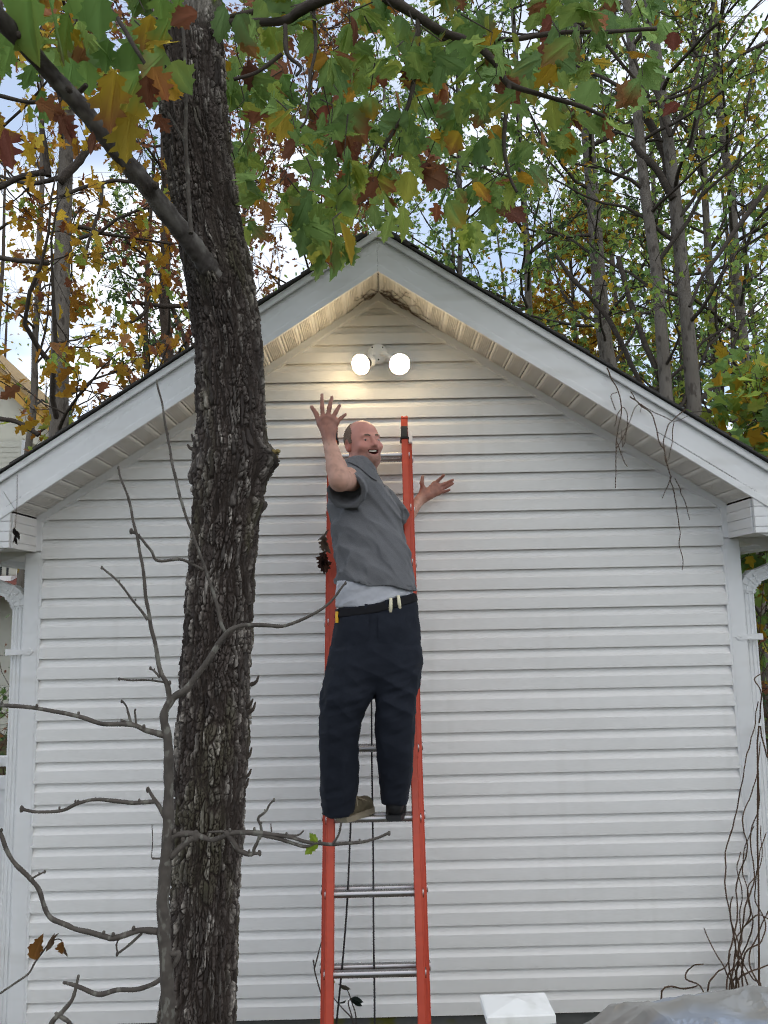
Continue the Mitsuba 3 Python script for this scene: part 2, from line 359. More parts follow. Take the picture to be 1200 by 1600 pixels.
for s in (-1, 1):
    dx = XC+s*(HW+POST+0.046); dy = WY+0.055
    zel = 2.60
    DS = ribbed([[dx, dy, 0.12], [dx, dy, 1.0], [dx, dy, zel-0.14]], 0.074, 0.055, G+'__downspout', 'm_trim')
    c = []
    for i in range(9):
        a = i/8*math.radians(68)
        c.append([dx+s*0.10*(1-math.cos(a)), dy, zel-0.14+0.10*math.sin(a)])
    # crimps: radius pulses along the bend
    cc = np.array(c)
    ribbed(cc, 0.086, 0.066, DS+'__elbow', 'm_trim', ribs=2)
    m = MB()
    for i in (1, 3, 5, 7):
        a = i/8*math.radians(68)
        tdir = np.array([s*math.sin(a), 0, math.cos(a)])
        R = np.stack([np.cross([0, 1, 0], tdir), [0, 1, 0], tdir], 1)
        m.put(*box(cc[i], [0.093, 0.074, 0.006], R=R))
    add(DS+'__crimp', m.get(), 'm_trim')
    e0 = cc[-1]; tdir = np.array([s*math.sin(math.radians(68)), 0, math.cos(math.radians(68))])
    ribbed([e0-tdir*0.01, e0+tdir*0.15, e0+tdir*0.30], 0.074, 0.056, DS+'__offset_pipe', 'm_trim')
    e1 = e0+tdir*0.30
    ribbed([e1-tdir*0.01, [e1[0]+s*0.05, dy, e1[2]+0.05], [e1[0]+s*0.055, dy, ZB-0.012]], 0.076, 0.058, DS+'__outlet', 'm_trim')
    zs = at(1150, 995, WY)[2]
    xi = XC+s*(HW+0.020); xo = dx+s*0.040
    pts = [(0, 0), (0.020, -0.020), (0.055, -0.013), (abs(xo-xi), -0.017), (abs(xo-xi), 0.017), (0.055, 0.013), (0.020, 0.020)]
    st = MB(); st.put(*prism(pts, 0.005, [[s, 0, 0], [0, 0, 1], [0, 1, 0], [xi, WY-0.0285, zs]]))
    st.put(*box([xo, WY+0.02, zs], [0.004, 0.09, 0.034]))
    st.put(*box([xi+s*0.026, WY-0.0295, zs], [0.007, 0.004, 0.007], ch=0.001))
    add(DS+'__strap', st.get(), 'm_trim')
# ================================================================ EXTENSION LADDER (two nested fibreglass sections)
LA = math.radians(75.24)
eu = np.array([0, math.cos(LA), math.sin(LA)]); en = np.array([0, -math.sin(LA), math.cos(LA)]); ex = np.array([1.0, 0, 0])
y0 = 4.093; P0 = np.array([at(577.5, 712, y0)[0], y0, 3.242])
xb = at(586, 1521, y0-8*0.3048*math.cos(LA))[0]
eu = eu + ex*(P0[0]-xb)/(8*0.3048); eu /= np.linalg.norm(eu)
LD = 'extension_ladder'
lab(LD, 'orange fibreglass extension ladder with metal rungs leaning on the white gable wall', 'ladder')
SB = -(P0[2]-0.03)/eu[2]            # distance along the rails down to the ground
def ladder_box(x0, x1, n0, n1, s0, s1, ch=0.0015):
    c = P0+ex*(x0+x1)/2+en*(n0+n1)/2+eu*(s0+s1)/2
    return box(c, [abs(x1-x0), abs(n1-n0), abs(s1-s0)], R=np.stack([ex, en, eu], 1), ch=ch)
def rail(key, s, W, fl, n0, n1, sa, sb, mat):
    m = MB(); w = W/2
    m.put(*ladder_box(s*w, s*(w-0.005), n0, n1, sa, sb))
    m.put(*ladder_box(s*(w-0.004), s*(w-fl), n1-0.006, n1+0.0005, sa, sb, ch=0.002))
    m.put(*ladder_box(s*(w-0.004), s*(w-fl), n0-0.0005, n0+0.006, sa, sb, ch=0.002))
    m.put(*ladder_box(s*(w-fl), s*(w-fl+0.004), n1-0.014, n1-0.005, sa, sb, ch=0.001))
    return add(key, m.get(), mat)
TOPF = 0.205
for s in (-1, 1):
    rk = rail(LD+'__fly_rail', s, 0.421, 0.035, -0.044, 0.026, SB+0.25, TOPF, 'm_orange')
    m = MB(); m.put(*ladder_box(s*0.176, s*0.213, -0.046, 0.0285, TOPF-0.002, TOPF+0.012, ch=0.004))
    for q in (0.181, 0.206): m.put(*ladder_box(s*q-0.006, s*q+0.006, -0.03, 0.02, TOPF+0.010, TOPF+0.022, ch=0.004))
    add(rk+'__end_cap', m.get(), 'm_orange')
    m = MB(); m.put(*ladder_box(s*0.172, s*0.209, 0.025, 0.038, TOPF-0.120, TOPF-0.052, ch=0.003)); m.put(*ladder_box(s*0.168, s*0.215, -0.03, 0.034, TOPF-0.126, TOPF-0.115, ch=0.002))
    add(rk+'__bumper', m.get(), 'm_black')
    rk = rail(LD+'__base_rail', s, 0.4656, 0.034, -0.120, -0.050, SB, 0.165, 'm_orange')
    add(rk+'__guide_bracket', ladder_box(s*0.200, s*0.2355, -0.056, -0.028, 0.085, 0.155, ch=0.002), 'm_white')
    add(rk+'__foot', ladder_box(s*0.19, s*0.245, -0.14, -0.03, SB-0.045, SB+0.01, ch=0.006), 'm_black')
def rung_profile(r):
    """D-shaped ribbed rung section, flat tread on top; in the (normal, along) axes."""
    pts = []
    for i in range(28):
        a = i/28*2*math.pi
        c, s_ = math.cos(a), math.sin(a)
        rr = r*(1-0.045*(i % 2))
        y, z = rr*c*0.92, rr*s_
        pts.append((y, min(z, r*0.66)))
    return pts
for q, (W, noff, up) in enumerate(((0.421, -0.009, 0.0), (0.4656, -0.086, 0.014))):
    i = 0
    while True:
        sp = -i*0.3048+up
        if sp < SB+(0.25 if q == 0 else 0.1): break
        m = MB(); w = W/2
        c = P0+en*noff+eu*sp
        up_ax = np.array([0, 0, 1.0]); fr_ax = np.array([0, -1.0, 0])
        m.put(*prism(rung_profile(0.0175), W-0.010, [fr_ax, up_ax, ex, c-ex*(w-0.005)]))
        for s in (-1, 1):
            m.put(*prism(rung_profile(0.022), 0.006, [fr_ax, up_ax, ex, c+ex*(s*(w+0.003)-0.003)]))
            if q == 0: m.put(*prism(rung_profile(0.0195), 0.008, [fr_ax, up_ax, ex, c+ex*(s*(w-0.012)-0.004)]))
        add(LD+'__rung', m.get(), 'm_alu', smooth=40)
        i += 1
# rope down the middle and its slack tail, between the two sections
pm = [P0+ex*(-0.004)+en*(-0.048)+eu*(-0.3048*k+0.01) for k in np.linspace(0.4, 10.4, 30)]
add(LD+'__rope', tube(rough(pm, 0.0025, 5, 3), 0.0046, 6), 'm_black', smooth=True)
p1_, p2_ = at(549, 1262, 3.66), at(524, 1612, 3.49)
pm = [p1_*(1-t)+p2_*t+np.array([0.012*math.sin(t*3.1), 0.0, 0]) for t in np.linspace(-0.1, 1.5, 24)]
add(LD+'__rope', tube(rough(pm, 0.002, 6, 3), 0.0046, 6), 'm_black', smooth=True)

# ================================================================ FLOODLIGHT ON THE GABLE
FL = 'floodlight'
lab(FL, 'white twin floodlight with both bulbs lit, mounted high on the gable wall', 'floodlight')
def lathe(prof, n=40):
    """Profile [(radius, height)] revolved about z, closed at its ends where the radius is 0."""
    m = trimesh.creation.revolve(np.array(prof, float), sections=n)
    return np.array(m.vertices), np.array(m.faces)
def aim(v, o, d, roll=0.0):
    d = np.asarray(d, float)/np.linalg.norm(d)
    a = np.cross(d, [0, 0, 1.0]); a /= np.linalg.norm(a); b = np.cross(d, a)
    R = np.stack([a, -b, d], 1)
    if np.linalg.det(R) < 0: R[:, 1] *= -1
    return v @ R.T+np.asarray(o)
pc = at(590, 553, WY-0.03)
v, f = lathe([(0, 0), (0.056, 0), (0.058, 0.004), (0.058, 0.022), (0.052, 0.030), (0.02, 0.034), (0, 0.034)])
pl = add(FL+'__wall_plate', (aim(v, [pc[0], WY-0.012, pc[2]], [0, -1, 0]), f), 'm_white', smooth=35)
for dx_, dz_ in ((-0.030, 0.034), (0.030, 0.034), (0.004, -0.040)):
    v, f = lathe([(0, 0), (0.0042, 0), (0.0042, 0.003), (0, 0.004)], 12)
    add(pl+'__screw', (aim(v, [pc[0]+dx_, WY-0.046, pc[2]+dz_], [0, -1, 0]), f), 'm_black')
for s, (lx, ly, lY), dr_ in ((-1, (561.5, 570, 4.125), (-0.56, -0.72, -0.40)), (1, (625, 569.5, 4.10), (0.10, -0.90, -0.42))):
    d_ = np.array(dr_)/np.linalg.norm(dr_)
    lc = at(lx, ly, lY)
    hd = FL+'__lamp_head' if s < 0 else FL+'__lamp_head_001'
    back = lc-d_*0.118
    v, f = lathe([(0, -0.012), (0.020, -0.012), (0.027, -0.004), (0.029, 0.0), (0.029, 0.030), (0.0305, 0.032), (0.0305, 0.037), (0.024, 0.038), (0, 0.038)])
    add(FL+'__lamp_head', (aim(v, back, d_), f), 'm_white', smooth=35)
    v, f = lathe([(0.019, 0.037), (0.0275, 0.0375), (0.0275, 0.0405), (0.019, 0.041)])
    add(hd+'__gasket', (aim(v, back, d_), f), 'm_found', smooth=35)
    v, f = lathe([(0, 0.036), (0.019, 0.040), (0.021, 0.060), (0.030, 0.074), (0.046, 0.088), (0.0555, 0.098), (0.0568, 0.1005), (0.05, 0.1005), (0, 0.1005)])
    add(hd+'__bulb', (aim(v, back, d_), f), 'm_white', smooth=40)
    lens = [(0, 0.1400), (0.012, 0.1395), (0.025, 0.1365), (0.038, 0.1300), (0.048, 0.1220), (0.0545, 0.1140), (0.0572, 0.1060), (0.0568, 0.1010)]
    v, f = lathe(lens[::-1])
    v = aim(v, back, d_)
    tm = trimesh.Trimesh(v, f, process=False)
    if (tm.face_normals @ d_).mean() < 0: f = f[:, ::-1]
    k_ = add(hd+'__lens', (v, f), 'm_white', smooth=True)
    scene[k_]['emitter'] = {'type': 'area', 'radiance': {'type': 'rgb', 'value': [9.2, 7.0, 4.0]}}
    # swivel arm from the plate to the socket
    a0 = np.array([pc[0]+s*0.018, WY-0.044, pc[2]-0.006])
    add(hd+'__swivel_arm', tube(smooth_path([[*a0, 0.012], [*(a0+np.array([s*0.02, -0.02, -0.004])), 0.013], [*back, 0.014]], 5)[:, :3], 0.012, 12), 'm_white', smooth=40)

# ================================================================ DECK IN THE FOREGROUND (below the frame), POST WITH CAP, COVERED GRILL
add('deck', box([0.8, 0.2, 0.60], [5.0, 3.5, 0.10]), 'm_greybark'); lab('deck', kind='structure')
PO = 'railing_post'
lab(PO, 'white vinyl railing post with a flat pyramid cap in front of the siding', 'post')
tf = [at(755.5, 1553.5, 1.93), at(853, 1551.5, 1.93)]
zc_ = 1.505
def cap_pt(px, py, z):
    d = FWD+RGT*(px-600)/FPX+UPV*(800-py)/FPX
    return CAM+d*((z-CAM[2])/d[2])
cA, cB = cap_pt(761, 1591, zc_), cap_pt(868.5, 1587, zc_)
cw = np.linalg.norm(cB-cA)*1.0
ax_ = (cB-cA)/cw; ax_[2] = 0; ax_ /= np.linalg.norm(ax_); ay_ = np.array([-ax_[1], ax_[0], 0])
cc_ = (cA+cB)/2+ay_*cw*0.33
h_ = cw/2
def cap_mesh():
    lv = [(h_, -0.016), (h_, 0.0), (h_-0.004, 0.003), (0.0, 0.016)]
    v = []; f = []
    for r_, z_ in lv[:3]:
        for sx, sy in ((-1, -1), (1, -1), (1, 1), (-1, 1)): v.append(cc_+ax_*sx*r_+ay_*sy*r_*0.66+np.array([0, 0, z_]))
    v.append(cc_+np.array([0, 0, 0.016])); v.append(cc_+np.array([0, 0, -0.016]))
    for l in range(2):
        for i in range(4): f.append([l*4+i, l*4+(i+1) % 4, (l+1)*4+(i+1) % 4]); f.append([l*4+i, (l+1)*4+(i+1) % 4, (l+1)*4+i])
    for i in range(4): f.append([8+i, 8+(i+1) % 4, 12]); f.append([(i+1) % 4, i, 13])
    return np.array(v), np.array(f)
scene['m_cap'] = two(pri(proc(lambda p, n, uv: mix((0.72, 0.72, 0.69), (0.62, 0.62, 0.58), smoothstep(0.45, 0.9, fbm(p.x*28, p.y*28, 0, 4)))), 0.45, 0.4))
add(PO+'__cap', cap_mesh(), 'm_cap')
Rp = np.stack([ax_, ay_, [0, 0, 1]], 1)
m = MB(); m.put(*box(cc_+np.array([0, 0, -0.0165-0.006]), [cw-0.022, cw*0.66-0.016, 0.012], R=Rp)); m.put(*box([cc_[0], cc_[1], (zc_-0.03+0.65)/2], [cw-0.030, cw*0.66-0.022, zc_-0.03-0.65], R=Rp, ch=0.004))
add(PO+'__shaft', m.get(), 'm_cap')

# covered grill: black lid under a crumpled silver tarp with a clear plastic sheet over it
def sheet(fn, x0, x1, y0_, y1_, nx_, ny_, thick=0.0025):
    gx_, gy_ = np.meshgrid(np.linspace(x0, x1, nx_), np.linspace(y0_, y1_, ny_))
    gz_ = fn(gx_, gy_)
    top = np.stack([gx_, gy_, gz_], -1).reshape(-1, 3)
    i = (np.arange(ny_-1)[:, None]*nx_+np.arange(nx_-1)[None]).ravel()
    return top, np.stack([i, i+1, i+nx_+1, i+nx_], 1)
pk = at(1041, 1556, 1.86)
def ridged(p, sc, seed):
    return 1-np.abs(2*meshkit.noise(p*sc, seed)-1)
def tarp_z(x, y):
    p = np.stack([x, y, 0*x], -1)
    q = p @ np.array([[0.86, 0.5, 0], [-0.5, 0.86, 0], [0, 0, 1]])
    base = pk[2]-0.094-0.9*np.maximum(0, np.abs(y-1.86)-0.10)**1.5-0.25*np.maximum(0, 1.78-y)
    base = base-0.62*np.maximum(0, pk[0]-0.015-x)**1.05 + 0.02*np.clip((x-pk[0])/0.3, 0, 1)
    crum = 0.030*ridged(q, 6.0, 3)+0.016*ridged(p, 13.0, 5)+0.004*ridged(q, 33.0, 8)
    peak = 0.030*np.exp(-np.abs(x-pk[0])/0.03-np.abs(y-1.86)/0.08)+0.030*ridged(np.stack([np.arctan2(y-1.90, x-pk[0])*6.0, 0*x+3.3, 0*x], -1), 1.0, 2)*np.clip(np.hypot(x-pk[0], y-1.90)/0.10, 0, 1)*np.clip(1.92-y, 0, 0.1)*6
    return base+crum+peak-0.012
TV, TF = sheet(tarp_z, 0.455, 1.40, 1.30, 2.16, 112, 112)
scene['m_tarp'] = two(pri(VC, 0.34, 0.7, metallic=0.3))
nse = meshkit.fbm(TV*7, 4, 3)
beige = np.clip((TV[:, 1]-1.84-0.06*np.sin(TV[:, 0]*11)-0.25*np.clip(0.62-TV[:, 0], 0, 1))/0.05, 0, 1)*np.clip((nse-0.36)/0.1, 0, 1)
tc = np.array([0.27, 0.30, 0.345])*(1-beige[:, None])+np.array([0.27, 0.265, 0.245])*beige[:, None]
tc = tc*(0.80+0.4*nse[:, None])
m_ = trimesh.Trimesh(TV, np.vstack([TF[:, [0, 1, 2]], TF[:, [0, 2, 3]]]), process=False)
scene['silver_tarp'] = mikit.ply((TV, TF), 'm_tarp', smooth=False, color=tc)
lab('silver_tarp', 'crumpled silver and beige plastic tarp lying over the grill in the bottom right corner', 'tarp')
hv = []
for x_ in (0.50, 1.22):
    for y_ in (1.42, 1.92): hv += [[x_, y_, 0.98], [x_, y_, 1.06]]
for x_ in (0.53, 1.19):
    for a in np.linspace(0, math.pi, 9): hv.append([x_, 1.68+0.22*math.cos(a), 1.06+0.115*math.sin(a)])
hm = manifold3d.Manifold.hull_points(np.array(hv))
mm_ = hm.to_mesh()
GRL = 'covered_grill'
lab(GRL, 'black grill in the bottom right corner, mostly hidden under the silver tarp', 'grill')
add(GRL+'__lid', (np.array(mm_.vert_properties[:, :3]), np.array(mm_.tri_verts)), 'm_black', smooth=35)
for x_ in (0.54, 1.18):
    for y_ in (1.46, 1.88): add(GRL+'__leg', box([x_, y_, 0.815], [0.04, 0.04, 0.33]), 'm_black')
# ================================================================ LEAVES
def leaf_outline(kind):
    """Half outline (t along the midrib, half width) of a leaf of unit length, petiole end at t = 0."""
    if kind == 'oak':      # red oak: pointed lobes sweeping forward
        return [(0.0, 0.012), (0.05, 0.07), (0.10, 0.16), (0.17, 0.28), (0.21, 0.23), (0.27, 0.25), (0.27, 0.17), (0.34, 0.20), (0.42, 0.33), (0.49, 0.45), (0.52, 0.36), (0.59, 0.38), (0.59, 0.27), (0.58, 0.20), (0.65, 0.20), (0.71, 0.28), (0.78, 0.33), (0.79, 0.23), (0.78, 0.14), (0.84, 0.11), (0.90, 0.13), (0.92, 0.06), (1.0, 0.0)]
    if kind == 'broad':    # broader, shallow lobed leaf
        return [(0.0, 0.015), (0.05, 0.12), (0.10, 0.24), (0.20, 0.30), (0.22, 0.38), (0.33, 0.32), (0.42, 0.38), (0.48, 0.50), (0.56, 0.42), (0.62, 0.44), (0.64, 0.28), (0.72, 0.25), (0.79, 0.31), (0.82, 0.17), (0.90, 0.10), (1.0, 0.0)]
    if kind == 'maple':
        return [(0.0, 0.02), (0.0, 0.22), (0.10, 0.36), (0.20, 0.26), (0.30, 0.36), (0.48, 0.46), (0.52, 0.30), (0.55, 0.18), (0.72, 0.16), (1.0, 0.0)]
    return [(0.0, 0.01), (0.25, 0.17), (0.5, 0.22), (0.78, 0.13), (1.0, 0.0)]     # ovate
def leaf_template(kind):
    """Both halves triangulated separately so that the blade can fold along its midrib."""
    import mapbox_earcut
    o = np.array(leaf_outline(kind)); n = 9 if len(o) > 8 else 5
    mt = np.linspace(0, 1, n)
    V = [(t, 0) for t in mt]+[tuple(q) for q in o[:-1]]+[(a, -b) for a, b in o[:-1]]
    V = np.array(V, float); m = len(o)-1; F = []
    for side in (0, 1):
        idx = list(range(n-1, 0, -1))+[0] if False else list(range(n))
        ring = idx+[n+side*m+i for i in range(m-1, -1, -1)]
        P = V[ring].copy()
        P[:n, 1] = 0.0
        t = mapbox_earcut.triangulate_float64(np.ascontiguousarray(P), np.array([len(ring)], np.uint32)).reshape(-1, 3).astype(int)
        F.append(np.array(ring)[t])
    return V, np.vstack(F), n
TPL = {k: leaf_template(k) for k in ('oak', 'broad', 'maple', 'ovate')}
PAL = {'green': [(0.22, 0.33, 0.10), (0.18, 0.29, 0.09), (0.27, 0.37, 0.10), (0.17, 0.27, 0.10)],
       'lime': [(0.28, 0.36, 0.07), (0.23, 0.32, 0.07), (0.34, 0.38, 0.08)],
       'yellow': [(0.45, 0.30, 0.035), (0.40, 0.24, 0.03), (0.48, 0.36, 0.06)],
       'gold': [(0.36, 0.19, 0.03), (0.30, 0.14, 0.025), (0.42, 0.24, 0.035)],
       'rust': [(0.27, 0.12, 0.06), (0.22, 0.09, 0.05), (0.32, 0.16, 0.07)],
       'red': [(0.22, 0.095, 0.06), (0.17, 0.07, 0.05), (0.24, 0.11, 0.06)],
       'dark': [(0.07, 0.115, 0.05), (0.08, 0.13, 0.045), (0.06, 0.10, 0.05)]}
def pick(r, mixd):
    ks = list(mixd); p = np.array([mixd[k] for k in ks], float); p /= p.sum()
    k = ks[r.choice(len(ks), p=p)]
    return k, np.array(PAL[k][r.integers(len(PAL[k]))])
def leaf_mesh(kind, base, d, nrm, size, r, c0, c1=None, curl=0.18, fold=0.25, tipc=0.5):
    """One leaf: base point, direction of the midrib, face normal; colour c0 towards c1 at the tip and margin, paler veins."""
    V, F, n = TPL[kind]
    t, w = V[:, 0], V[:, 1]
    d = d/np.linalg.norm(d); nrm = nrm-d*np.dot(nrm, d); nrm /= np.linalg.norm(nrm)+1e-9; sd = np.cross(nrm, d)
    b1, b2, b3 = r.normal(0, 1, 3)
    z = -curl*t*t*(0.6+0.5*b1)+fold*np.abs(w)*(0.7+0.5*b2)+0.022*np.sin(t*7+w*6+b3*3)+0.06*b2*w-0.25*np.abs(w)**2
    wid = 0.92+0.12*b3
    v = base+size*(t[:, None]*d+(w*wid)[:, None]*sd+z[:, None]*nrm)
    if c1 is None: c1 = c0*(0.85+0.3*r.random())
    m = np.clip((t-tipc)*2.2+1.2*(np.abs(w)-0.2)+0.25*b1, 0, 1)[:, None]
    c = c0*(1-m)+c1*m
    c[:n] = c[:n]*1.25+0.01
    return v, F, np.clip(c, 0.004, 0.8)
def hang_dir(r, droop=0.6):
    d = r.normal(0, 1, 3); d[2] = -abs(d[2])*droop-droop*0.7; return d/np.linalg.norm(d)
def up_normal(r, tilt=0.9):
    n = np.array([0, 0, 1.0])+r.normal(0, tilt, 3); return n/np.linalg.norm(n)

# ================================================================ THE BIG OAK IN FRONT OF THE GABLE
OK = 'oak_tree'
lab(OK, 'large oak tree with dark flaky bark and turning leaves, standing in front of the garage', 'tree')
TY = 2.75
rows = [(-260, 196, 306), (-120, 222, 326), (0, 238, 345), (50, 243, 345), (100, 247, 348), (150, 250, 352), (200, 255, 358), (250, 262, 362), (300, 268, 368), (350, 276, 376), (400, 285, 388), (450, 297, 397), (500, 302, 404), (550, 308, 408), (600, 310, 409), (650, 310, 411), (690, 306, 415), (715, 303, 421), (740, 302, 420), (780, 302, 410), (820, 303, 403), (880, 298, 397), (940, 291, 394), (1000, 287, 392), (1060, 281, 390), (1100, 281, 389), (1160, 277, 389), (1220, 274, 383), (1280, 272, 380), (1340, 270, 375), (1400, 268, 371), (1460, 266, 370), (1520, 261, 369), (1600, 250, 366), (1700, 240, 362)]
cz = []
for y_, l_, r_ in rows:
    a, b = at(l_, y_, TY), at(r_, y_, TY); cz.append(((a[2]+b[2])/2, (a[0]+b[0])/2, np.linalg.norm(b-a)/2))
cz = np.array(cz)[::-1]
cz = np.vstack([[-0.05, cz[0, 1]+0.01, cz[0, 2]*1.65], [0.15, cz[0, 1]+0.005, cz[0, 2]*1.25], [0.45, cz[0, 1], cz[0, 2]*1.06], cz])
def trunk_at(z):
    return np.interp(z, cz[:, 0], cz[:, 1]), np.interp(z, cz[:, 0], cz[:, 2])
def bark_field(u, v, seed):
    """Flaky plates: (distance to plate edge, random of the plate, second random) from a stretched, warped cell pattern."""
    wu = u+0.020*(meshkit.fbm(np.stack([u*20, v*9, 0*u+seed], -1), 3)-0.5)*2
    wv = v+0.060*(meshkit.fbm(np.stack([u*12, v*7, 0*u+seed+9.3], -1), 3)-0.5)*2
    X, Y = wu/0.0150, wv/0.085
    ix, iy = np.floor(X), np.floor(Y)
    f1 = np.full(u.shape, 9.0); f2 = f1.copy(); idr = np.zeros(u.shape); id2 = np.zeros(u.shape)
    def h(a, b, k):
        q = (a.astype(np.int64)*374761393+b.astype(np.int64)*668265263+k*2147483647) & 0xFFFFFFFF
        q = ((q ^ (q >> 13))*1274126177) & 0xFFFFFFFF
        return ((q ^ (q >> 16)) & 0xFFFFFF)/16777215.0
    for a in (-1, 0, 1):
        for b in (-1, 0, 1):
            cx, cy = ix+a, iy+b
            dd = np.hypot(cx+0.15+0.7*h(cx, cy, 1)-X, cy+0.1+0.8*h(cx, cy, 2)-Y)
            near = dd < f1
            f2 = np.where(near, f1, np.minimum(f2, dd)); idr = np.where(near, h(cx, cy, 3), idr); id2 = np.where(near, h(cx, cy, 4), id2); f1 = np.where(near, dd, f1)
    return f2-f1, idr, id2
NT, NZ = 360, 1450
th = np.arange(NT)*2*np.pi/NT
zz = np.concatenate([np.linspace(-0.05, 0.8, 100, endpoint=False), np.linspace(0.8, 4.9, NZ-100)])
TH, ZZ = np.meshgrid(th, zz)
xc_, rc_ = trunk_at(ZZ)
U = TH*0.135
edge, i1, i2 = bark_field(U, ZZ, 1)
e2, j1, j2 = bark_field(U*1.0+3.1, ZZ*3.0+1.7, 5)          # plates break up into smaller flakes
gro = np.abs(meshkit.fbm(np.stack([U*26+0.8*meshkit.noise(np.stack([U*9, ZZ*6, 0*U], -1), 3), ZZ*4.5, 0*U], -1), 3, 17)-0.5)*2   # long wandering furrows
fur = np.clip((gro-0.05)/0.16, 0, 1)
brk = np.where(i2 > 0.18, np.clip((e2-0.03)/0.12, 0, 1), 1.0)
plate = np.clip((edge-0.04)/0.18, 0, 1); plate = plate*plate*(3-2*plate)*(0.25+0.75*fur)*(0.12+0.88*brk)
i1 = np.clip(0.65*i1+0.45*(j1-0.5)*(i2 > 0.45)+0.1, 0, 1)
fine = meshkit.fbm(np.stack([U*160, ZZ*70, 0*U], -1), 3, 5)
big = meshkit.fbm(np.stack([np.cos(TH)*1.3, np.sin(TH)*1.3, ZZ*3.0], -1), 3, 2)-0.5
lift = plate*(0.004+0.0125*i1)+0.0045*(fine-0.5)*(0.5+plate)-0.004*(1-fur)+0.022*big*0.6
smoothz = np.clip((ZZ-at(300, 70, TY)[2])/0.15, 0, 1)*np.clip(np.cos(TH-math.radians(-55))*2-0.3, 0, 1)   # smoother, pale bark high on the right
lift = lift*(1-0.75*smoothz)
kz = at(430, 716, TY)[2]
ang = np.angle(np.exp(1j*(TH-math.radians(-12))))
knob = np.exp(-(ang/0.48)**2-((ZZ-kz+0.008)/0.050)**2)
k2 = np.exp(-(np.angle(np.exp(1j*(TH-math.radians(-5))))/0.3)**2-((ZZ-at(415, 790, TY)[2])/0.022)**2)
k3 = np.exp(-(np.angle(np.exp(1j*(TH-math.radians(188))))/0.4)**2-((ZZ-at(304, 745, TY)[2])/0.03)**2)
bz = at(330, 440, TY)[2]
col_ = np.exp(-(np.angle(np.exp(1j*(TH-math.radians(-100))))/0.8)**2-((ZZ-bz)/0.12)**2)
R_ = rc_*0.965+lift+0.040*knob+0.018*k2+0.013*k3+0.042*col_
PX = xc_+R_*np.cos(TH); PY = TY+R_*np.sin(TH)
Vt = np.stack([PX, PY, ZZ], -1).reshape(-1, 3)
i = (np.arange(NZ-1)[:, None]*NT); j = np.arange(NT)[None]
q = np.stack([i+j, i+(j+1) % NT, i+NT+(j+1) % NT, i+NT+j], -1).reshape(-1, 4)
pale = np.clip((i1-0.45)/0.32, 0, 1)*np.clip(0.3+1.6*(meshkit.fbm(np.stack([U*240, ZZ*16, 0*U], -1), 2, 41)-0.25), 0, 1)*np.clip(plate*1.6, 0, 1)*np.clip(0.35+1.5*(fine-0.25), 0, 1)
patchy = np.clip((meshkit.fbm(np.stack([np.cos(TH)*1.4+3, np.sin(TH)*1.4, ZZ*2.2], -1), 3, 11)-0.36)/0.22, 0, 1)
pale = np.clip(pale*(0.30+1.1*patchy), 0, 1)
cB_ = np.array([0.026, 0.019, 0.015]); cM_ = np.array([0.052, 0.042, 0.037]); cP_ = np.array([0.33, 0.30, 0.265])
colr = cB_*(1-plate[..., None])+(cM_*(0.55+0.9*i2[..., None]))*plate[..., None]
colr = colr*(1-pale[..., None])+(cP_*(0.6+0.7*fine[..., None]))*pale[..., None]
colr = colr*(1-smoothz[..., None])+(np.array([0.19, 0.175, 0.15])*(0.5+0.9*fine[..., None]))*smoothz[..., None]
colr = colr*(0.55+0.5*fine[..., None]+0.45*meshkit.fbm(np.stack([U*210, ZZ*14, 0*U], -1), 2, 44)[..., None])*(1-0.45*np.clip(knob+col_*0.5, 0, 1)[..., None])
mo = np.clip((meshkit.fbm(np.stack([U*9, ZZ*3, 0*U+2], -1), 3, 21)-0.60)/0.1, 0, 1)[..., None]*plate[..., None]
colr = colr*(1-0.25*mo)+np.array([0.13, 0.14, 0.07])*0.25*mo*np.array([1, .9, .9])
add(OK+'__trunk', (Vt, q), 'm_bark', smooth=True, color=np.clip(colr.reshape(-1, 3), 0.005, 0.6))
# broken fungus-covered stub on the knob, a few loose flakes of bark on the silhouette
st = at(431, 712, TY-0.01)
m = MB()
for a in range(5):
    v = trimesh.creation.icosphere(2, 0.010).vertices*np.array([1, 1, 0.8])
    f = trimesh.creation.icosphere(2, 0.010).faces
    v = v*(1+0.5*(meshkit.noise(v*260, a)[:, None]-0.5))
    m.put(v+st+np.array([rng.uniform(-0.014, 0.008), rng.uniform(-0.015, 0.01), rng.uniform(-0.016, 0.016)]), f)
scene['m_stub'] = two(pri((0.23, 0.18, 0.075), 0.9, 0.2))
q_ = add(OK+'__broken_stub', m.get(), 'm_stub', smooth=True); lab(q_, 'yellowish broken stub on the trunk knob')
m = MB()
for px_, py_, sx in ((303, 688, -1), (401, 1065, 1), (392, 1100, 1), (396, 1108, 1), (389, 1210, 1), (385, 1228, 1), (297, 700, -1), (406, 640, 1), (302, 540, -1), (390, 1180, 1)):
    p = at(px_, py_, TY-0.02); h_2 = rng.uniform(0.02, 0.045)
    m.put(*tube(smooth_path([[p[0]-sx*0.02, p[1], p[2]-h_2*0.3, 0.007], [p[0], p[1]-0.004, p[2], 0.006], [p[0]+sx*0.008, p[1]-0.004, p[2]+h_2*0.6, 0.003]], 3)[:, :3], [0.009, 0.008, 0.007, 0.006, 0.005, 0.004, 0.003], 5))
q_ = add(OK+'__bark_flakes', m.get(), 'm_darktwig'); lab(q_, kind='stuff')
def px_path(pts, Y):
    """[(px, py, radius in px, extra depth)] to x, y, z, radius columns at about distance Y."""
    out = []
    for p in pts:
        Yp = Y+(p[3] if len(p) > 3 else 0)
        w = at(p[0], p[1], Yp); out.append([*w, p[2]*Yp/FPX])
    return np.array(out)
LIMB_SCALE = 1.0
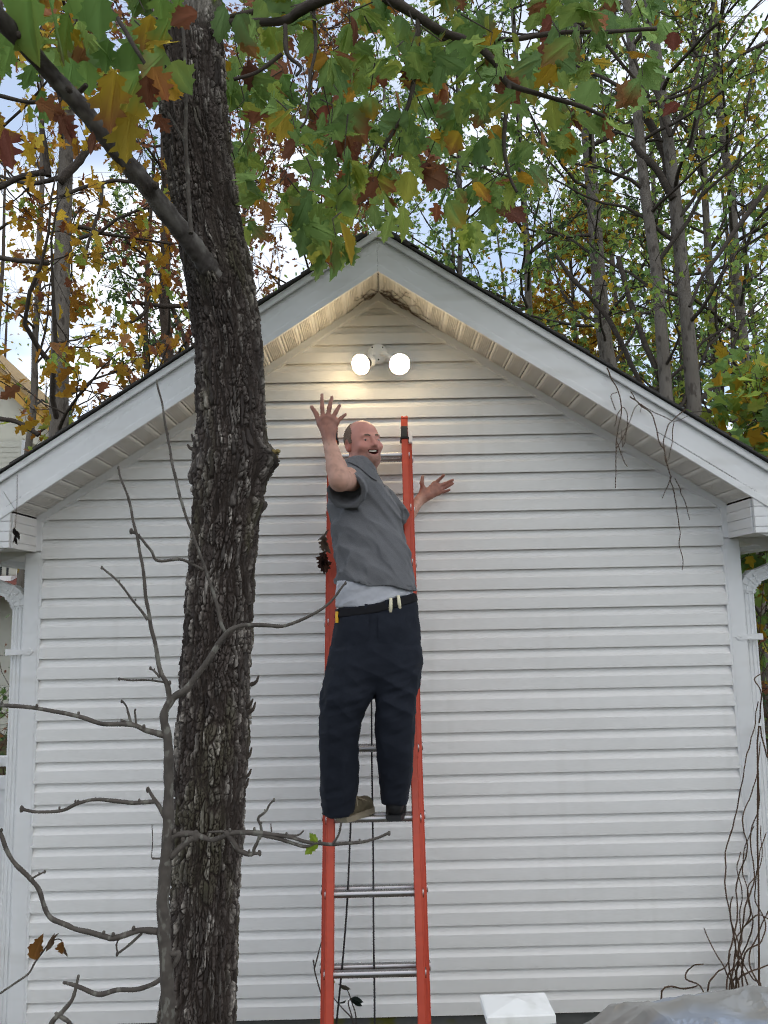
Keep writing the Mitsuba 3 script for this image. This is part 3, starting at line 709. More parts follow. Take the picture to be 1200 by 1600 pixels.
def limb(key, pts, Y, mat, n=6, sides=10, wob=0.003, wsc=14, seed=0):
    P = smooth_path(px_path(pts, Y), n)
    P = rough(P, wob, seed, wsc)
    r = P[:, 3]*(1+0.22*(meshkit.noise(P[:, :3]*55, seed+3)-0.5)*2*0.8)
    return add(key, tube(P[:, :3], r*LIMB_SCALE, sides), mat, smooth=True)
# the heavy low branch reaching up to the left and towards the camera
B1 = smooth_path(px_path([(378, 530, 22, 0.06), (354, 466, 27, -0.03), (336, 431, 22, -0.11), (318, 407, 18, -0.16), (292, 372, 16.5, -0.22), (230, 292, 15.5, -0.36), (150, 196, 15, -0.52), (75, 110, 15, -0.66), (5, 34, 15, -0.80), (-80, -60, 14, -0.95)], TY), 14)
B1 = rough(B1, 0.004, 3, 9)
rb = B1[:, 3]*(1+0.30*(meshkit.noise(B1[:, :3]*26, 4)-0.5))
v, f = tube(B1[:, :3], rb, 28)
v = v+0.0
nb_ = np.clip(meshkit.fbm(v*np.array([75, 75, 75]), 4, 8)*1.6-0.3, 0, 1)
ce = np.repeat(B1[:, :3], 28, 0); ce = np.vstack([ce, B1[:1, :3], B1[-1:, :3]])
v = v+(v-ce)*(0.16*(nb_[:, None]-0.5))
cbr = np.array([0.030, 0.025, 0.023])*(1-nb_[:, None])+np.array([0.10, 0.09, 0.082])*nb_[:, None]
lic = np.clip((meshkit.fbm(v*22, 4, 31)-0.5)/0.12, 0, 1)[:, None]
cbr = cbr*(1-0.7*lic)+np.array([0.17, 0.16, 0.145])*0.7*lic
BR1 = add(OK+'__branch', (v, f), 'm_bark', smooth=True, color=np.clip(cbr, 0.01, 0.5))
for px_, py_, r_ in ((243, 290, 6), (108, 140, 5), (30, 55, 5)):
    c = at(px_, py_, np.interp(px_, [30, 243], [1.97, 2.36])); v = trimesh.creation.icosphere(2, r_*2.3/FPX); vv = np.array(v.vertices); vv *= (0.8+0.5*meshkit.noise(vv*300, 2))[:, None]
    add(BR1+'__knot', (vv+c, v.faces), 'm_darktwig', smooth=True)
# smaller branches that carry the leaves overhead
BRS = [
    ([(318, 60, 6, 0), (345, 38, 6, 0), (440, 32, 7, -.05), (470, 15, 9, -.1), (530, -12, 10, -.15)], 2.75),
    ([(350, 30, 5, 0), (400, 18, 5, 0), (460, 12, 5, 0), (500, -5, 5, 0)], 2.85),
    ([(600, -5, 9, .1), (640, 18, 8, .1), (690, 50, 7, .1), (740, 68, 6.5, .1), (775, 100, 6, .1), (795, 130, 5.5, .1), (850, 150, 4, .1), (905, 165, 3.5, .1), (945, 182, 3, .1)], 2.8),
    ([(795, 130, 5, .1), (793, 160, 4.5, .1), (790, 190, 4, .1), (788, 235, 3.5, .1), (795, 270, 3, .1), (808, 300, 2.5, .1)], 2.8),
    ([(690, 62, 4, .1), (740, 58, 4, .1), (800, 62, 4, .1), (860, 52, 4, .1), (940, 50, 3.5, .1), (1025, 45, 3, .1)], 2.85),
    ([(652, 22, 4.5, .1), (652, 70, 4.5, .1), (648, 120, 4, .1), (636, 170, 3.5, .1), (615, 205, 3.2, .1), (600, 228, 3, .1)], 2.8),
    ([(445, 40, 4, -.05), (450, 85, 4, -.05), (470, 105, 3, -.05), (462, 118, 2.5, -.05)], 2.7),
    ([(365, 125, 3, 0), (400, 112, 3, 0), (440, 85, 3.5, 0)], 2.7),
    ([(640, 185, 2.8, .3), (600, 225, 3, .3), (560, 285, 3, .3), (520, 320, 2.6, .3), (495, 345, 2, .3)], 2.9),
    ([(150, -10, 4, -.6), (185, 32, 4, -.6), (212, 75, 3.5, -.6), (235, 115, 3, -.6)], 2.75),
    ([(490, 10, 3.5, -.1), (493, 70, 3, -.1), (485, 115, 2.5, -.1), (480, 180, 2, -.1), (470, 200, 1.8, -.1)], 2.75),
    ([(80, 155, 3, -.5), (45, 160, 3.5, -.5), (0, 150, 3.5, -.5)], 2.75),
    ([(860, -10, 3, .2), (900, 30, 3, .2), (940, 60, 3, .2), (980, 110, 2.5, .2), (1015, 150, 2, .2)], 3.0),
    ([(118, 148, 5, -.52), (135, 132, 4, -.55)], 2.75),
]
for n_, (pts, Y) in enumerate(BRS): limb(OK+'__branch', pts, Y, 'm_darktwig', seed=n_, wob=0.004, wsc=10, sides=8)
limb(OK+'__shoot', [(279, -25, 3, 0), (287, 50, 3, 0), (290, 150, 3, 0), (290, 222, 3.6, 0), (294, 290, 3.6, 0), (298, 365, 3.8, -.02)], 2.40, 'm_twig', seed=4, sides=8)
limb(OK+'__shoot', [(290, 222, 2.8, 0), (278, 205, 2.3, 0), (262, 176, 2, 0)], 2.40, 'm_twig', seed=5, sides=8)
# leaves: a few big ones close to the camera at the top left, then the hanging mass before the gable
LEAVES = []
def big_leaf(px, py, Y, L, dirpx, kind, c0, c1, r, tip=0.5, face=0.9):
    a = at(px, py, Y); b = at(px+dirpx[0]*100, py+dirpx[1]*100, Y+dirpx[2]); d = b-a
    n = -FWD*face+r.normal(0, 0.35, 3)+np.array([0, 0, 0.3])
    LEAVES.append(leaf_mesh(kind, a, d, n, L*Y/FPX, r, np.array(c0), np.array(c1), curl=0.15, fold=0.18, tipc=tip))
G1, G2, YE, RU, BRN, RD = (0.19, 0.31, 0.075), (0.15, 0.26, 0.07), (0.46, 0.32, 0.04), (0.27, 0.12, 0.05), (0.17, 0.075, 0.045), (0.19, 0.065, 0.045)
r1 = np.random.default_rng(21)
for a in [(215, 108, 2.1, 118, (-.30, .95, .05), 'oak', G1, YE, .35), (178, 112, 2.05, 105, (-.15, 1, 0), 'oak', YE, RU, .45), (36, -40, 1.9, 140, (.05, 1, .05), 'broad', G1, (0.2, 0.22, 0.035), .7), (78, -20, 1.95, 120, (.1, 1, .1), 'oak', G2, BRN, .6),
          (108, 20, 2.0, 90, (-.3, 1, .1), 'oak', (0.14, 0.22, 0.04), (0.2, 0.24, 0.04), .5), (150, -10, 2.0, 80, (.05, 1, 0), 'broad', G2, G2, .9), (125, -20, 2.2, 75, (.2, 1, 0), 'broad', G1, G2, .9),
          (235, 22, 2.2, 70, (-.25, 1, 0), 'oak', YE, RU, .4), (262, 28, 2.15, 78, (-.4, .9, 0), 'oak', G1, YE, .5), (248, -20, 2.15, 70, (.1, 1, 0), 'oak', G1, G1, .8), (237, 105, 2.1, 68, (.42, .9, 0), 'oak', (0.42, 0.20, 0.06), (0.33, 0.12, 0.06), .4), (228, 118, 2.1, 62, (.1, 1, 0), 'oak', BRN, BRN, .5),
          (308, 18, 2.1, 52, (-.9, .35, 0), 'broad', (0.25, 0.10, 0.06), BRN, .4), (200, 175, 2.15, 92, (-.05, 1, 0), 'oak', (0.40, 0.31, 0.05), YE, .5), (-22, 180, 1.8, 100, (.5, .9, 0), 'oak', YE, RD, .2), (5, 205, 1.75, 66, (.25, 1, 0), 'broad', RD, RD, .2),
          (62, 140, 2.1, 60, (.1, 1, 0), 'oak', G2, G1, .7), (50, 100, 2.1, 55, (-.2, 1, 0), 'oak', G2, G1, .7), (110, 90, 2.2, 62, (0, 1, 0), 'oak', G2, G1, .7), (128, 95, 2.3, 66, (.2, 1, 0), 'broad', G1, G2, .8), (168, 62, 2.3, 60, (-.1, 1, 0), 'oak', G2, G2, .8),
          (55, 160, 2.0, 60, (.9, .35, 0), 'oak', RU, BRN, .4), (85, 172, 2.0, 62, (.5, .7, 0), 'oak', BRN, RD, .4), (100, 185, 2.0, 46, (.3, 1, 0), 'ovate', BRN, BRN, .4), (240, 178, 2.2, 46, (.5, .6, 0), 'oak', BRN, BRN, .4), (180, 215, 2.3, 62, (.2, 1, 0), 'oak', YE, RU, .6), (145, 205, 2.2, 40, (-.1, 1, 0), 'ovate', BRN, BRN, .4),
          (205, 65, 2.3, 70, (-.1, 1, .05), 'broad', G2, G1, .8), (20, 60, 2.1, 70, (-.3, 1, .05), 'oak', G1, G2, .8), (0, 20, 2.0, 80, (-.2, 1, .05), 'oak', G1, G1, .8), (280, -10, 2.2, 60, (-.2, 1, 0), 'oak', G1, YE, .6)]:
    big_leaf(a[0], a[1], a[2], a[3], a[4], a[5], a[6], a[7], r1, a[8])
# clusters of leaves hanging from the twigs in front of the gable
r2 = np.random.default_rng(33)
CL = []
def region(n, x0, x1, ylo, yhi, Y0, Y1, mixd, size, kinds=('oak', 'broad')):
    """n leaf clusters spread through a slab of the crown; ylo and yhi are functions of the column."""
    for _ in range(n):
        px_ = r2.uniform(x0, x1); py_ = r2.uniform(ylo(px_), yhi(px_)); Y = r2.uniform(Y0, Y1)
        c = at(px_, py_, Y)
        tw = rough(np.array([c+np.array([r2.normal(0, 0.05), r2.normal(0, 0.05), 0.14]), c+np.array([r2.normal(0, 0.02), 0, 0.06]), c]), 0.01, 2)
        CL.append((tw, Y))
        for q_ in range(r2.integers(3, 6)):
            k, c0 = pick(r2, mixd)
            k2_, c1 = (k, c0*r2.uniform(0.7, 1.1)) if r2.random() < 0.75 else pick(r2, {'yellow': 1, 'rust': 1, 'green': 1})
            d = hang_dir(r2, 0.75); b = c+r2.normal(0, 0.035, 3)
            nn = -FWD*r2.uniform(-0.2, 1.0)+np.array([0, 0, 0.5])+r2.normal(0, 0.55, 3)
            LEAVES.append(leaf_mesh(kinds[r2.integers(len(kinds))], b, d, nn, size*r2.uniform(0.7, 1.25), r2, c0, c1, curl=0.2, fold=0.28))
low = lambda x: float(np.interp(x, [330, 400, 470, 520, 560, 610, 660, 720, 760, 820, 880, 960, 1030], [340, 370, 350, 385, 330, 315, 290, 345, 350, 300, 240, 190, 110]))
green = {'green': 12, 'lime': 2.2, 'yellow': 0.7, 'rust': 0.9, 'red': 0.4, 'gold': 0.3}
region(98, 345, 640, lambda x: -90, low, 2.55, 3.7, green, 0.130)
region(68, 640, 900, lambda x: -90, low, 2.6, 3.9, green, 0.125)
region(16, 900, 1030, lambda x: -80, low, 2.7, 3.6, green, 0.12)
region(13, 380, 700, lambda x: 20, lambda x: low(x)-20, 3.2, 4.6, {'rust': 5, 'red': 2, 'gold': 2, 'green': 2}, 0.125)
region(26, 0, 250, lambda x: -110, lambda x: 90, 2.2, 3.2, {'green': 6, 'yellow': 1.5, 'rust': 1.2, 'gold': 1}, 0.125)
for px_, py_, L, dr_ in ((500, 372, 62, (-.1, 1, 0)), (520, 365, 66, (.25, 1, 0)), (505, 395, 52, (-.25, 1, 0)), (535, 380, 44, (.4, .8, 0)), (478, 340, 48, (-.5, .8, 0)), (545, 375, 48, (.2, 1, 0)), (630, 320, 60, (.1, 1, 0)), (612, 335, 52, (-.3, 1, 0)), (742, 345, 58, (0, 1, 0)), (735, 350, 50, (-.3, 1, 0)), (640, 175, 60, (-.1, 1, 0)), (770, 215, 56, (.3, 1, 0)), (860, 155, 60, (.2, 1, 0)), (580, 320, 44, (.3, 1, 0))):
    k, c0 = pick(r1, {'green': 5, 'lime': 1}); big_leaf(px_, py_, 2.9, L, dr_, 'oak', c0, c0*0.9, r1, 0.6)
for px_, py_, L, dr_ in ((715, 205, 44, (-.3, 1, 0)), (740, 285, 46, (.6, .6, 0)), (530, 385, 40, (-.2, .5, 0)), (560, 180, 46, (-.6, .6, 0)), (505, 165, 46, (.2, 1, 0)), (590, 100, 44, (.3, .9, 0)), (1052, 50, 36, (0, 1, 0)), (1060, 160, 34, (-.8, .6, 0)), (640, 105, 40, (0, 1, 0)), (860, 25, 46, (-.2, 1, 0))):
    big_leaf(px_, py_, 2.95, L, dr_, 'broad', (RD, RU, YE)[r1.integers(3)], (RD, RU)[r1.integers(2)], r1, 0.4)
m = MB()
for tw, Y in CL: m.put(*tube(tw, [0.0028, 0.0022, 0.0016], 5))
q_ = add(OK+'__twigs', m.get(), 'm_darktwig'); lab(q_, kind='stuff')
def seen_px(L):
    c = L[0].mean(0)-CAM; dd = c @ FWD
    return (np.linalg.norm(L[0].max(0)-L[0].min(0))/max(dd, 0.1)) if dd > 0 else 0
def inframe(L):
    c = L[0].mean(0)-CAM; dd = c @ FWD
    return dd > 0 and abs((c @ RGT)/dd) < 600/FPX and abs((c @ UPV)/dd) < 800/FPX
order = sorted(range(len(LEAVES)), key=lambda k_: -seen_px(LEAVES[k_])*(1 if inframe(LEAVES[k_]) else 0.01))
rest = MB()
for n_, k_ in enumerate(order):
    v, f, c = LEAVES[k_]
    if n_ < 300: add(OK+'__leaf', (v, f), 'm_leaf', smooth=False, color=c)
    else: rest.put(v, f, c)
q_ = add(OK+'__foliage', rest.get(), 'm_leaf', color=rest.col()); lab(q_, kind='stuff')

# ================================================================ BARE SAPLING IN FRONT OF THE OAK
SP = 'bare_sapling'
lab(SP, 'thin leafless sapling with crooked grey branches growing in front of the oak trunk', 'sapling')
SY = 2.32
LIMB_SCALE = 0.74
def sap(key, pts, Y=SY, mat='m_twig', seed=0, zig=0.2):
    return limb(key, pts, Y, mat, n=6, sides=9, wob=0.0028, wsc=22, seed=seed)
sap(SP+'__stem', [(266, 1720, 13.5), (263, 1600, 13), (259, 1500, 13), (255, 1420, 12.5), (258, 1345, 12), (262, 1290, 10.5), (263, 1200, 10), (261, 1150, 9), (257, 1115, 8.5), (270, 1092, 8), (292, 1075, 7.5), (320, 1040, 6.8), (350, 995, 6), (372, 980, 5), (395, 976, 4.3), (440, 978, 3.8), (475, 966, 3.2), (510, 945, 3), (540, 911, 2)], seed=1)
SAPS = [
    [(352, 988, 4.2), (345, 970, 4), (336, 930, 3.6), (320, 890, 3.5), (310, 860, 3.2), (300, 830, 3), (285, 790, 3), (272, 740, 3), (262, 680, 2.6), (255, 640, 2.3), (245, 596, 2)],
    [(319, 890, 3.2), (300, 881, 3), (280, 874, 3), (246, 876, 3), (235, 860, 3), (216, 838, 2.6), (205, 830, 3.2)],
    [(266, 1098, 6.5), (262, 1072, 5.2), (250, 1048, 4.6), (243, 1010, 4.2), (235, 970, 4), (228, 930, 3.6), (222, 880, 3.2), (212, 830, 3), (200, 780, 2.6), (190, 750, 2.2), (185, 731, 2.2)],
    [(231, 969, 3), (210, 940, 2.6), (185, 910, 2.4), (159, 887, 2)],
    [(258, 1066, 2.5), (237, 1063, 2.1), (210, 1062, 2), (186, 1061, 1.8)],
    [(250, 1058, 2.6), (240, 1048, 2.2), (235, 1044, 2)],
    [(259, 1150, 6.5), (228, 1141, 5.4), (205, 1131, 5.2), (160, 1131, 4.8), (120, 1119, 4.4), (60, 1107, 4.2), (0, 1102, 4.2), (-60, 1100, 4)],
    [(205, 1130, 2.5), (200, 1115, 2.2), (196, 1104, 1.8), (190, 1096, 1.8)], [(212, 1131, 2.2), (211, 1110, 1.6)], [(205, 1130, 2), (190, 1126, 1.8)],
    [(258, 1276, 5), (246, 1256, 4.4), (238, 1244, 3.6), (231, 1234, 3)],
    [(242, 1252, 4.2), (215, 1255, 4.2), (190, 1253, 4), (150, 1249, 3.6), (120, 1256, 3.6), (95, 1266, 3.4), (60, 1268, 3.2), (34, 1264, 3.4)],
    [(247, 1455, 7), (225, 1454, 6), (212, 1456, 5.4), (180, 1466, 5.4), (165, 1463, 5), (140, 1456, 5), (110, 1448, 4.6), (76, 1431, 4.6), (63, 1395, 4.6), (46, 1371, 4.4), (25, 1352, 4.2), (10, 1325, 4.2), (0, 1301, 4), (-20, 1280, 4)],
    [(221, 1459, 2.8), (200, 1478, 2.5), (183, 1491, 2.2)], [(183, 1490, 1.8), (182, 1478, 1.6), (186, 1467, 1.6)], [(48, 1372, 2.3), (60, 1366, 2), (70, 1362, 1.8)],
    [(265, 1341, 7), (275, 1332, 6.5), (290, 1318, 6), (306, 1306, 5.6)],
    [(264, 1325, 5.5), (266, 1314, 5.6), (276, 1305, 5.6), (300, 1302, 5.6), (328, 1312, 5.2), (345, 1308, 5), (362, 1302, 4.6), (400, 1300, 4.4), (450, 1307, 4), (480, 1316, 3.6), (520, 1319, 3.4), (560, 1316, 3.2), (590, 1310, 2.8), (608, 1302, 2.4)],
    [(352, 1300, 5.2), (362, 1312, 5.2), (373, 1328, 5), (392, 1335, 4.4), (397, 1325, 3.6), (402, 1316, 3), (406, 1307, 3.2)], [(390, 1334, 3), (406, 1333, 2.8)],
    [(325, 1300, 2), (350, 1299, 2.6), (400, 1303, 4), (440, 1311, 3.6), (475, 1323, 3.2), (500, 1316, 2.4)],
    [(410, 1300, 2.8), (407, 1288, 2.6), (403, 1278, 2.8), (415, 1268, 2.4), (421, 1258, 2.2), (428, 1250, 2)], [(450, 1306, 2.2), (466, 1304, 2), (474, 1297, 1.8)], [(425, 1300, 1.4), (423, 1288, 1.2)], [(520, 1318, 2.6), (528, 1303, 2.2), (533, 1285, 2)],
    [(262, 1488, 5), (272, 1490, 5), (281, 1489, 5), (272, 1507, 4.6), (250, 1531, 4.6), (215, 1545, 4.6), (180, 1547, 4.6), (150, 1553, 4.6), (125, 1543, 4), (98, 1535, 3)],
    [(238, 1341, 2), (252, 1341, 2.4), (260, 1339, 3)], [(237, 1288, 0.9), (238, 1320, 0.9), (237, 1341, 1)],
]
for n_, pts in enumerate(SAPS): sap(SP+'__branch', pts, seed=10+n_)
# buds at tips and nodes
m = MB(); ico = trimesh.creation.icosphere(1, 1.0)
for pts in SAPS[:22]+[[(540, 911, 2)]]:
    p = pts[-1]; c = at(p[0], p[1], SY)
    m.put(np.array(ico.vertices)*np.array([1, 1, 1.7])*max(p[2], 1.5)*0.95*SY/FPX+c, ico.faces)
    for _ in range(len(pts)//2):
        k_ = r1.integers(1, max(len(pts)-1, 2)); p = pts[min(k_, len(pts)-1)]
        c = at(p[0]+r1.choice([-1, 1])*p[2]*0.6, p[1]-p[2]*1.0, SY-0.002); m.put(np.array(ico.vertices)*np.array([1, 1, 1.5])*p[2]*0.5*SY/FPX+c, ico.faces)
q_ = add(SP+'__buds', m.get(), 'm_twig', smooth=True); lab(q_, kind='stuff')
r3 = np.random.default_rng(5)
for px_, py_, dr_ in ((497, 1318, (-.8, .4, 0)), (496, 1316, (-.5, -.5, 0)), (490, 1322, (-.6, .6, 0))):
    a = at(px_, py_, SY-0.004); b = at(px_+dr_[0]*100, py_+dr_[1]*100, SY); v, f, c = leaf_mesh('broad', a, b-a, -FWD+r3.normal(0, .3, 3), 0.034, r3, np.array((0.30, 0.42, 0.05)), np.array((0.26, 0.38, 0.05)))
    q_ = add(SP+'__leaf', (v, f), 'm_leaf', color=c)
# broken twig poking up at the bottom left, and a thin leafy shoot
BT = 'broken_twig'
lab(BT, 'short forked grey twig poking up at the bottom left edge of the photo', 'twig')
sap(BT+'__stem', [(70, 1640, 5), (80, 1600, 5), (93, 1585, 4.6), (98, 1580, 4.2), (112, 1562, 3.6), (118, 1545, 3), (123, 1524, 2.4)], Y=2.1, seed=51)
sap(BT+'__branch', [(120, 1625, 4.5), (108, 1600, 4.2), (95, 1590, 4.2), (86, 1583, 2.6)], Y=2.1, seed=52)
LS = 'leafy_shoot'
lab(LS, 'thin bent shoot with a few curled brown leaves over the left corner post', 'shoot')
sap(LS+'__stem', [(-30, 1572, 2.2), (0, 1551, 2), (40, 1525, 2), (55, 1504, 1.8), (70, 1483, 1.6), (80, 1472, 1.5), (90, 1468, 1.3), (97, 1470, 1.2)], Y=2.25, seed=53)
for px_, py_, dr_, L, k_ in ((54, 1500, (.12, -1, 0), 32, 'broad'), (72, 1487, (.5, -.8, 0), 26, 'ovate'), (96, 1470, (.15, 1, 0), 26, 'ovate'), (99, 1471, (-.1, 1, 0), 18, 'broad'), (80, 1474, (.3, -.6, 0), 16, 'ovate')):
    a = at(px_, py_, 2.24); b = at(px_+dr_[0]*100, py_+dr_[1]*100, 2.24)
    c0 = np.array((0.26, 0.12, 0.035)) if k_ == 'broad' else np.array((0.12, 0.08, 0.05))
    v, f, c = leaf_mesh(k_, a, b-a, -FWD+r3.normal(0, .5, 3), L*2.24/FPX, r3, c0, c0*0.7, curl=0.5, fold=0.7)
    add(LS+'__leaf', (v, f), 'm_leaf', color=c)

# ================================================================ VINES, DRY LEAVES, WEEDS
CV = 'climbing_vine'
lab(CV, 'tangle of bare brown vines climbing the right corner post from the ground', 'vine')
VY = 4.20
LIMB_SCALE = 0.62
VN = [[(1140, 1548), (1148, 1500), (1145, 1450), (1134, 1390), (1135, 1330), (1150, 1270), (1160, 1220), (1165, 1190), (1180, 1130), (1184, 1095)], [(1150, 1548), (1155, 1480), (1165, 1420), (1178, 1370), (1172, 1310), (1185, 1260), (1184, 1200), (1188, 1160)], [(1160, 1548), (1165, 1490), (1190, 1470), (1195, 1440), (1180, 1400), (1186, 1340), (1196, 1300)],
      [(1145, 1548), (1130, 1510), (1112, 1480), (1100, 1449)], [(1105, 1550), (1115, 1525), (1135, 1508), (1142, 1490)], [(1097, 1549), (1072, 1530), (1075, 1515), (1085, 1508), (1100, 1507)], [(1035, 1549), (1070, 1545), (1090, 1540)], [(1150, 1540), (1170, 1520), (1200, 1508), (1230, 1500)], [(1184, 1160), (1198, 1182), (1215, 1195)],
      [(1148, 1548), (1138, 1500), (1152, 1440), (1150, 1380), (1168, 1330), (1160, 1280), (1178, 1230), (1186, 1190)], [(1170, 1548), (1158, 1510), (1150, 1470), (1172, 1430), (1168, 1390), (1190, 1350), (1188, 1290)], [(1135, 1548), (1140, 1520), (1160, 1490), (1175, 1450), (1170, 1400), (1160, 1360), (1165, 1320), (1178, 1290)],
      [(1190, 1544), (1175, 1530), (1160, 1500), (1150, 1490)], [(1155, 1548), (1150, 1520), (1158, 1500), (1150, 1460), (1140, 1430), (1145, 1400)], [(1143, 1548), (1150, 1525), (1147, 1505), (1158, 1470), (1155, 1430), (1160, 1400), (1152, 1360), (1158, 1330)], [(1186, 1130), (1190, 1085), (1180, 1062), (1190, 1050)],
      [(1165, 1445), (1185, 1430), (1205, 1440)], [(1190, 1544), (1170, 1500), (1185, 1460), (1200, 1420)]]
for n_, pts in enumerate(VN):
    w = [2.0-1.0*i_/len(pts) for i_ in range(len(pts))]
    P = [(a, b, w[i_], -0.05+0.06*math.sin(i_*1.7+n_) if a < 1195 else 0.0) for i_, (a, b) in enumerate(pts)]
    if n_ < 15: P = [(pts[0][0]+3, 1640, 2.2)]+P
    limb(CV+'__stem', P, VY, 'm_vine', n=5, sides=6, wob=0.006, wsc=16, seed=80+n_)
HV = 'hanging_vine'
lab(HV, 'bare vine hanging over the right slope of the roof and down onto the siding', 'vine')
HN = [[(948, 575), (960, 600), (970, 625), (971, 645), (964, 680), (962, 720), (963, 735), (961, 762)], [(985, 618), (1000, 632), (1020, 650), (1030, 690), (1038, 703), (1043, 730), (1050, 755), (1052, 768), (1058, 800), (1063, 830), (1060, 850), (1068, 875), (1066, 890)], [(1072, 640), (1052, 656), (1040, 672), (1037, 700), (1043, 722)], [(960, 665), (966, 645), (975, 636), (981, 662), (974, 700), (972, 670)],
      [(985, 610), (1000, 632), (1045, 655), (1060, 657), (1075, 650)], [(963, 700), (975, 680), (992, 640), (1003, 632), (1000, 645)], [(1050, 745), (1042, 765), (1035, 778)], [(1054, 748), (1068, 780), (1078, 812)], [(964, 690), (972, 715), (980, 730)], [(962, 640), (955, 620), (965, 612)], [(1052, 660), (1050, 690), (1045, 720)]]
for n_, pts in enumerate(HN):
    P = [(a, b, (1.7 if n_ < 3 else 1.3)*(1-0.5*i_/len(pts)), (0.30 if (n_ in (1, 6, 7) and b > 772) else 0.0)) for i_, (a, b) in enumerate(pts)]
    P = [(a, b, w_, (0.29*min(max((b-735)/60, 0), 1) if n_ in (1, 6, 7) else 0)) for a, b, w_, _ in P]
    limb(HV+'__stem', P, FY-0.045, 'm_vine', n=6, sides=6, wob=0.006, wsc=20, seed=120+n_)
HW2 = 'dangling_tendril'
lab(HW2, 'thin dark tendril with a curled dead leaf dangling from the left roof edge', 'vine')
limb(HW2+'__stem', [(27, 742, 0.8), (26, 790, 0.8), (24, 825, 0.8)], FY-0.04, 'm_vine', n=5, sides=5, seed=140, wob=0.002)
limb(HW2+'__stem', [(5, 768, 0.6), (18, 788, 0.6), (25, 800, 0.6)], FY-0.04, 'm_vine', n=5, sides=5, seed=141, wob=0.002)
m = MB()
for q_ in range(4):
    a = at(22+q_, 824+q_*4, FY-0.045); b = at(25, 845, FY-0.04); v, f, c = leaf_mesh('ovate', a, b-a+r3.normal(0, .01, 3), r3.normal(0, 1, 3), 0.055, r3, np.array((0.02, 0.017, 0.016)), curl=0.4, fold=0.8); m.put(v, f, c)
add(HW2+'__leaf', m.get(), 'm_leaf', color=m.col())
AV = 'ridge_vine'
lab(AV, 'dried rootlets and vine clinging under the soffit around the gable peak', 'vine')
for n_ in range(16):
    s = 1 if n_ % 3 else -1
    sx = r3.uniform(0.0, 0.10); p = np.array([XC+s*sx, WY-0.06, zsof(sx)-0.006]); P = [[*p, 0.0022]]
    x = sx; y = p[1]
    for _ in range(int(r3.integers(4, 9)) if s > 0 else int(r3.integers(3, 5))):
        x += r3.uniform(0.01, 0.06); y = np.clip(y+r3.normal(-0.006, 0.045), FY+0.03, WY-0.04); P.append([XC+s*x, y, zsof(x)-r3.uniform(0.004, 0.012), 0.0016])
    P = smooth_path(P, 4); add(AV+'__stem', tube(rough(P[:, :3], 0.006, n_, 25), np.interp(np.arange(len(P)), [0, len(P)], [0.0028, 0.001]), 5), 'm_vine', smooth=True)
DL = 'dry_leaf_bunch'
lab(DL, 'bunch of shrivelled brown leaves caught on the left ladder rail', 'dry leaves')
limb(DL+'__stem', [(514, 828, 1.6), (508, 835, 1.4), (506, 860, 1.2), (503, 885, 1.0)], 3.84, 'm_vine', n=5, sides=5, seed=160, wob=0.004)
for px_, py_, dr_, L, c0 in ((512, 830, (-.6, .5, 0), 22, (0.15, 0.13, 0.11)), (508, 838, (-.2, 1, 0), 24, (0.13, 0.10, 0.08)), (507, 862, (-.3, 1, 0), 26, (0.06, 0.035, 0.03)), (505, 868, (.2, 1, 0), 28, (0.05, 0.03, 0.025)), (510, 862, (-.4, .9, 0), 20, (0.09, 0.04, 0.03)), (503, 875, (-.2, 1, 0), 22, (0.05, 0.03, 0.025)), (509, 845, (.3, 1, 0), 22, (0.14, 0.11, 0.09))):
    a = at(px_, py_, 3.83); b = at(px_+dr_[0]*100, py_+dr_[1]*100, 3.83); v, f, c = leaf_mesh('oak', a, b-a, -FWD+r3.normal(0, .8, 3), L*3.83/FPX, r3, np.array(c0), curl=0.6, fold=0.9)
    add(DL+'__leaf', (v, f), 'm_leaf', color=c)
WD = 'dead_weed'
lab(WD, 'dark dead weed stalks with withered leaves growing behind the foot of the ladder', 'weed')
for n_, pts in enumerate(([(560, 1660), (552, 1600), (544, 1568), (546, 1562)], [(556, 1660), (553, 1600), (535, 1575), (520, 1556), (512, 1542)], [(560, 1660), (556, 1590), (550, 1568), (543, 1548), (535, 1541), (528, 1538)], [(498, 1542), (492, 1520), (490, 1500)], [(512, 1640), (505, 1570), (498, 1542), (493, 1525), (489, 1498)], [(492, 1512), (498, 1490), (502, 1472)])):
    limb(WD+'__stem', [(a, b, 1.7-0.12*i_) for i_, (a, b) in enumerate(pts)], 3.95 if n_ < 3 else 3.75, 'm_darktwig', n=5, sides=5, seed=170+n_, wob=0.004)
for px_, py_, dr_, L, c0 in ((546, 1561, (.9, .2, 0), 16, (0.02, 0.03, 0.025)), (550, 1561, (.7, .5, 0), 14, (0.02, 0.03, 0.025)), (541, 1563, (-.3, .2, 0), 12, (0.03, 0.035, 0.03)), (524, 1535, (-.9, -.3, 0), 12, (0.30, 0.25, 0.04)), (530, 1540, (.8, .3, 0), 14, (0.05, 0.05, 0.03))):
    a = at(px_, py_, 3.95); b = at(px_+dr_[0]*100, py_+dr_[1]*100, 3.95); v, f, c = leaf_mesh('ovate', a, b-a, -FWD+r3.normal(0, .5, 3), L*3.95/FPX*1.3, r3, np.array(c0), curl=0.4, fold=0.5)
    add(WD+'__leaf', (v, f), 'm_leaf', color=c)
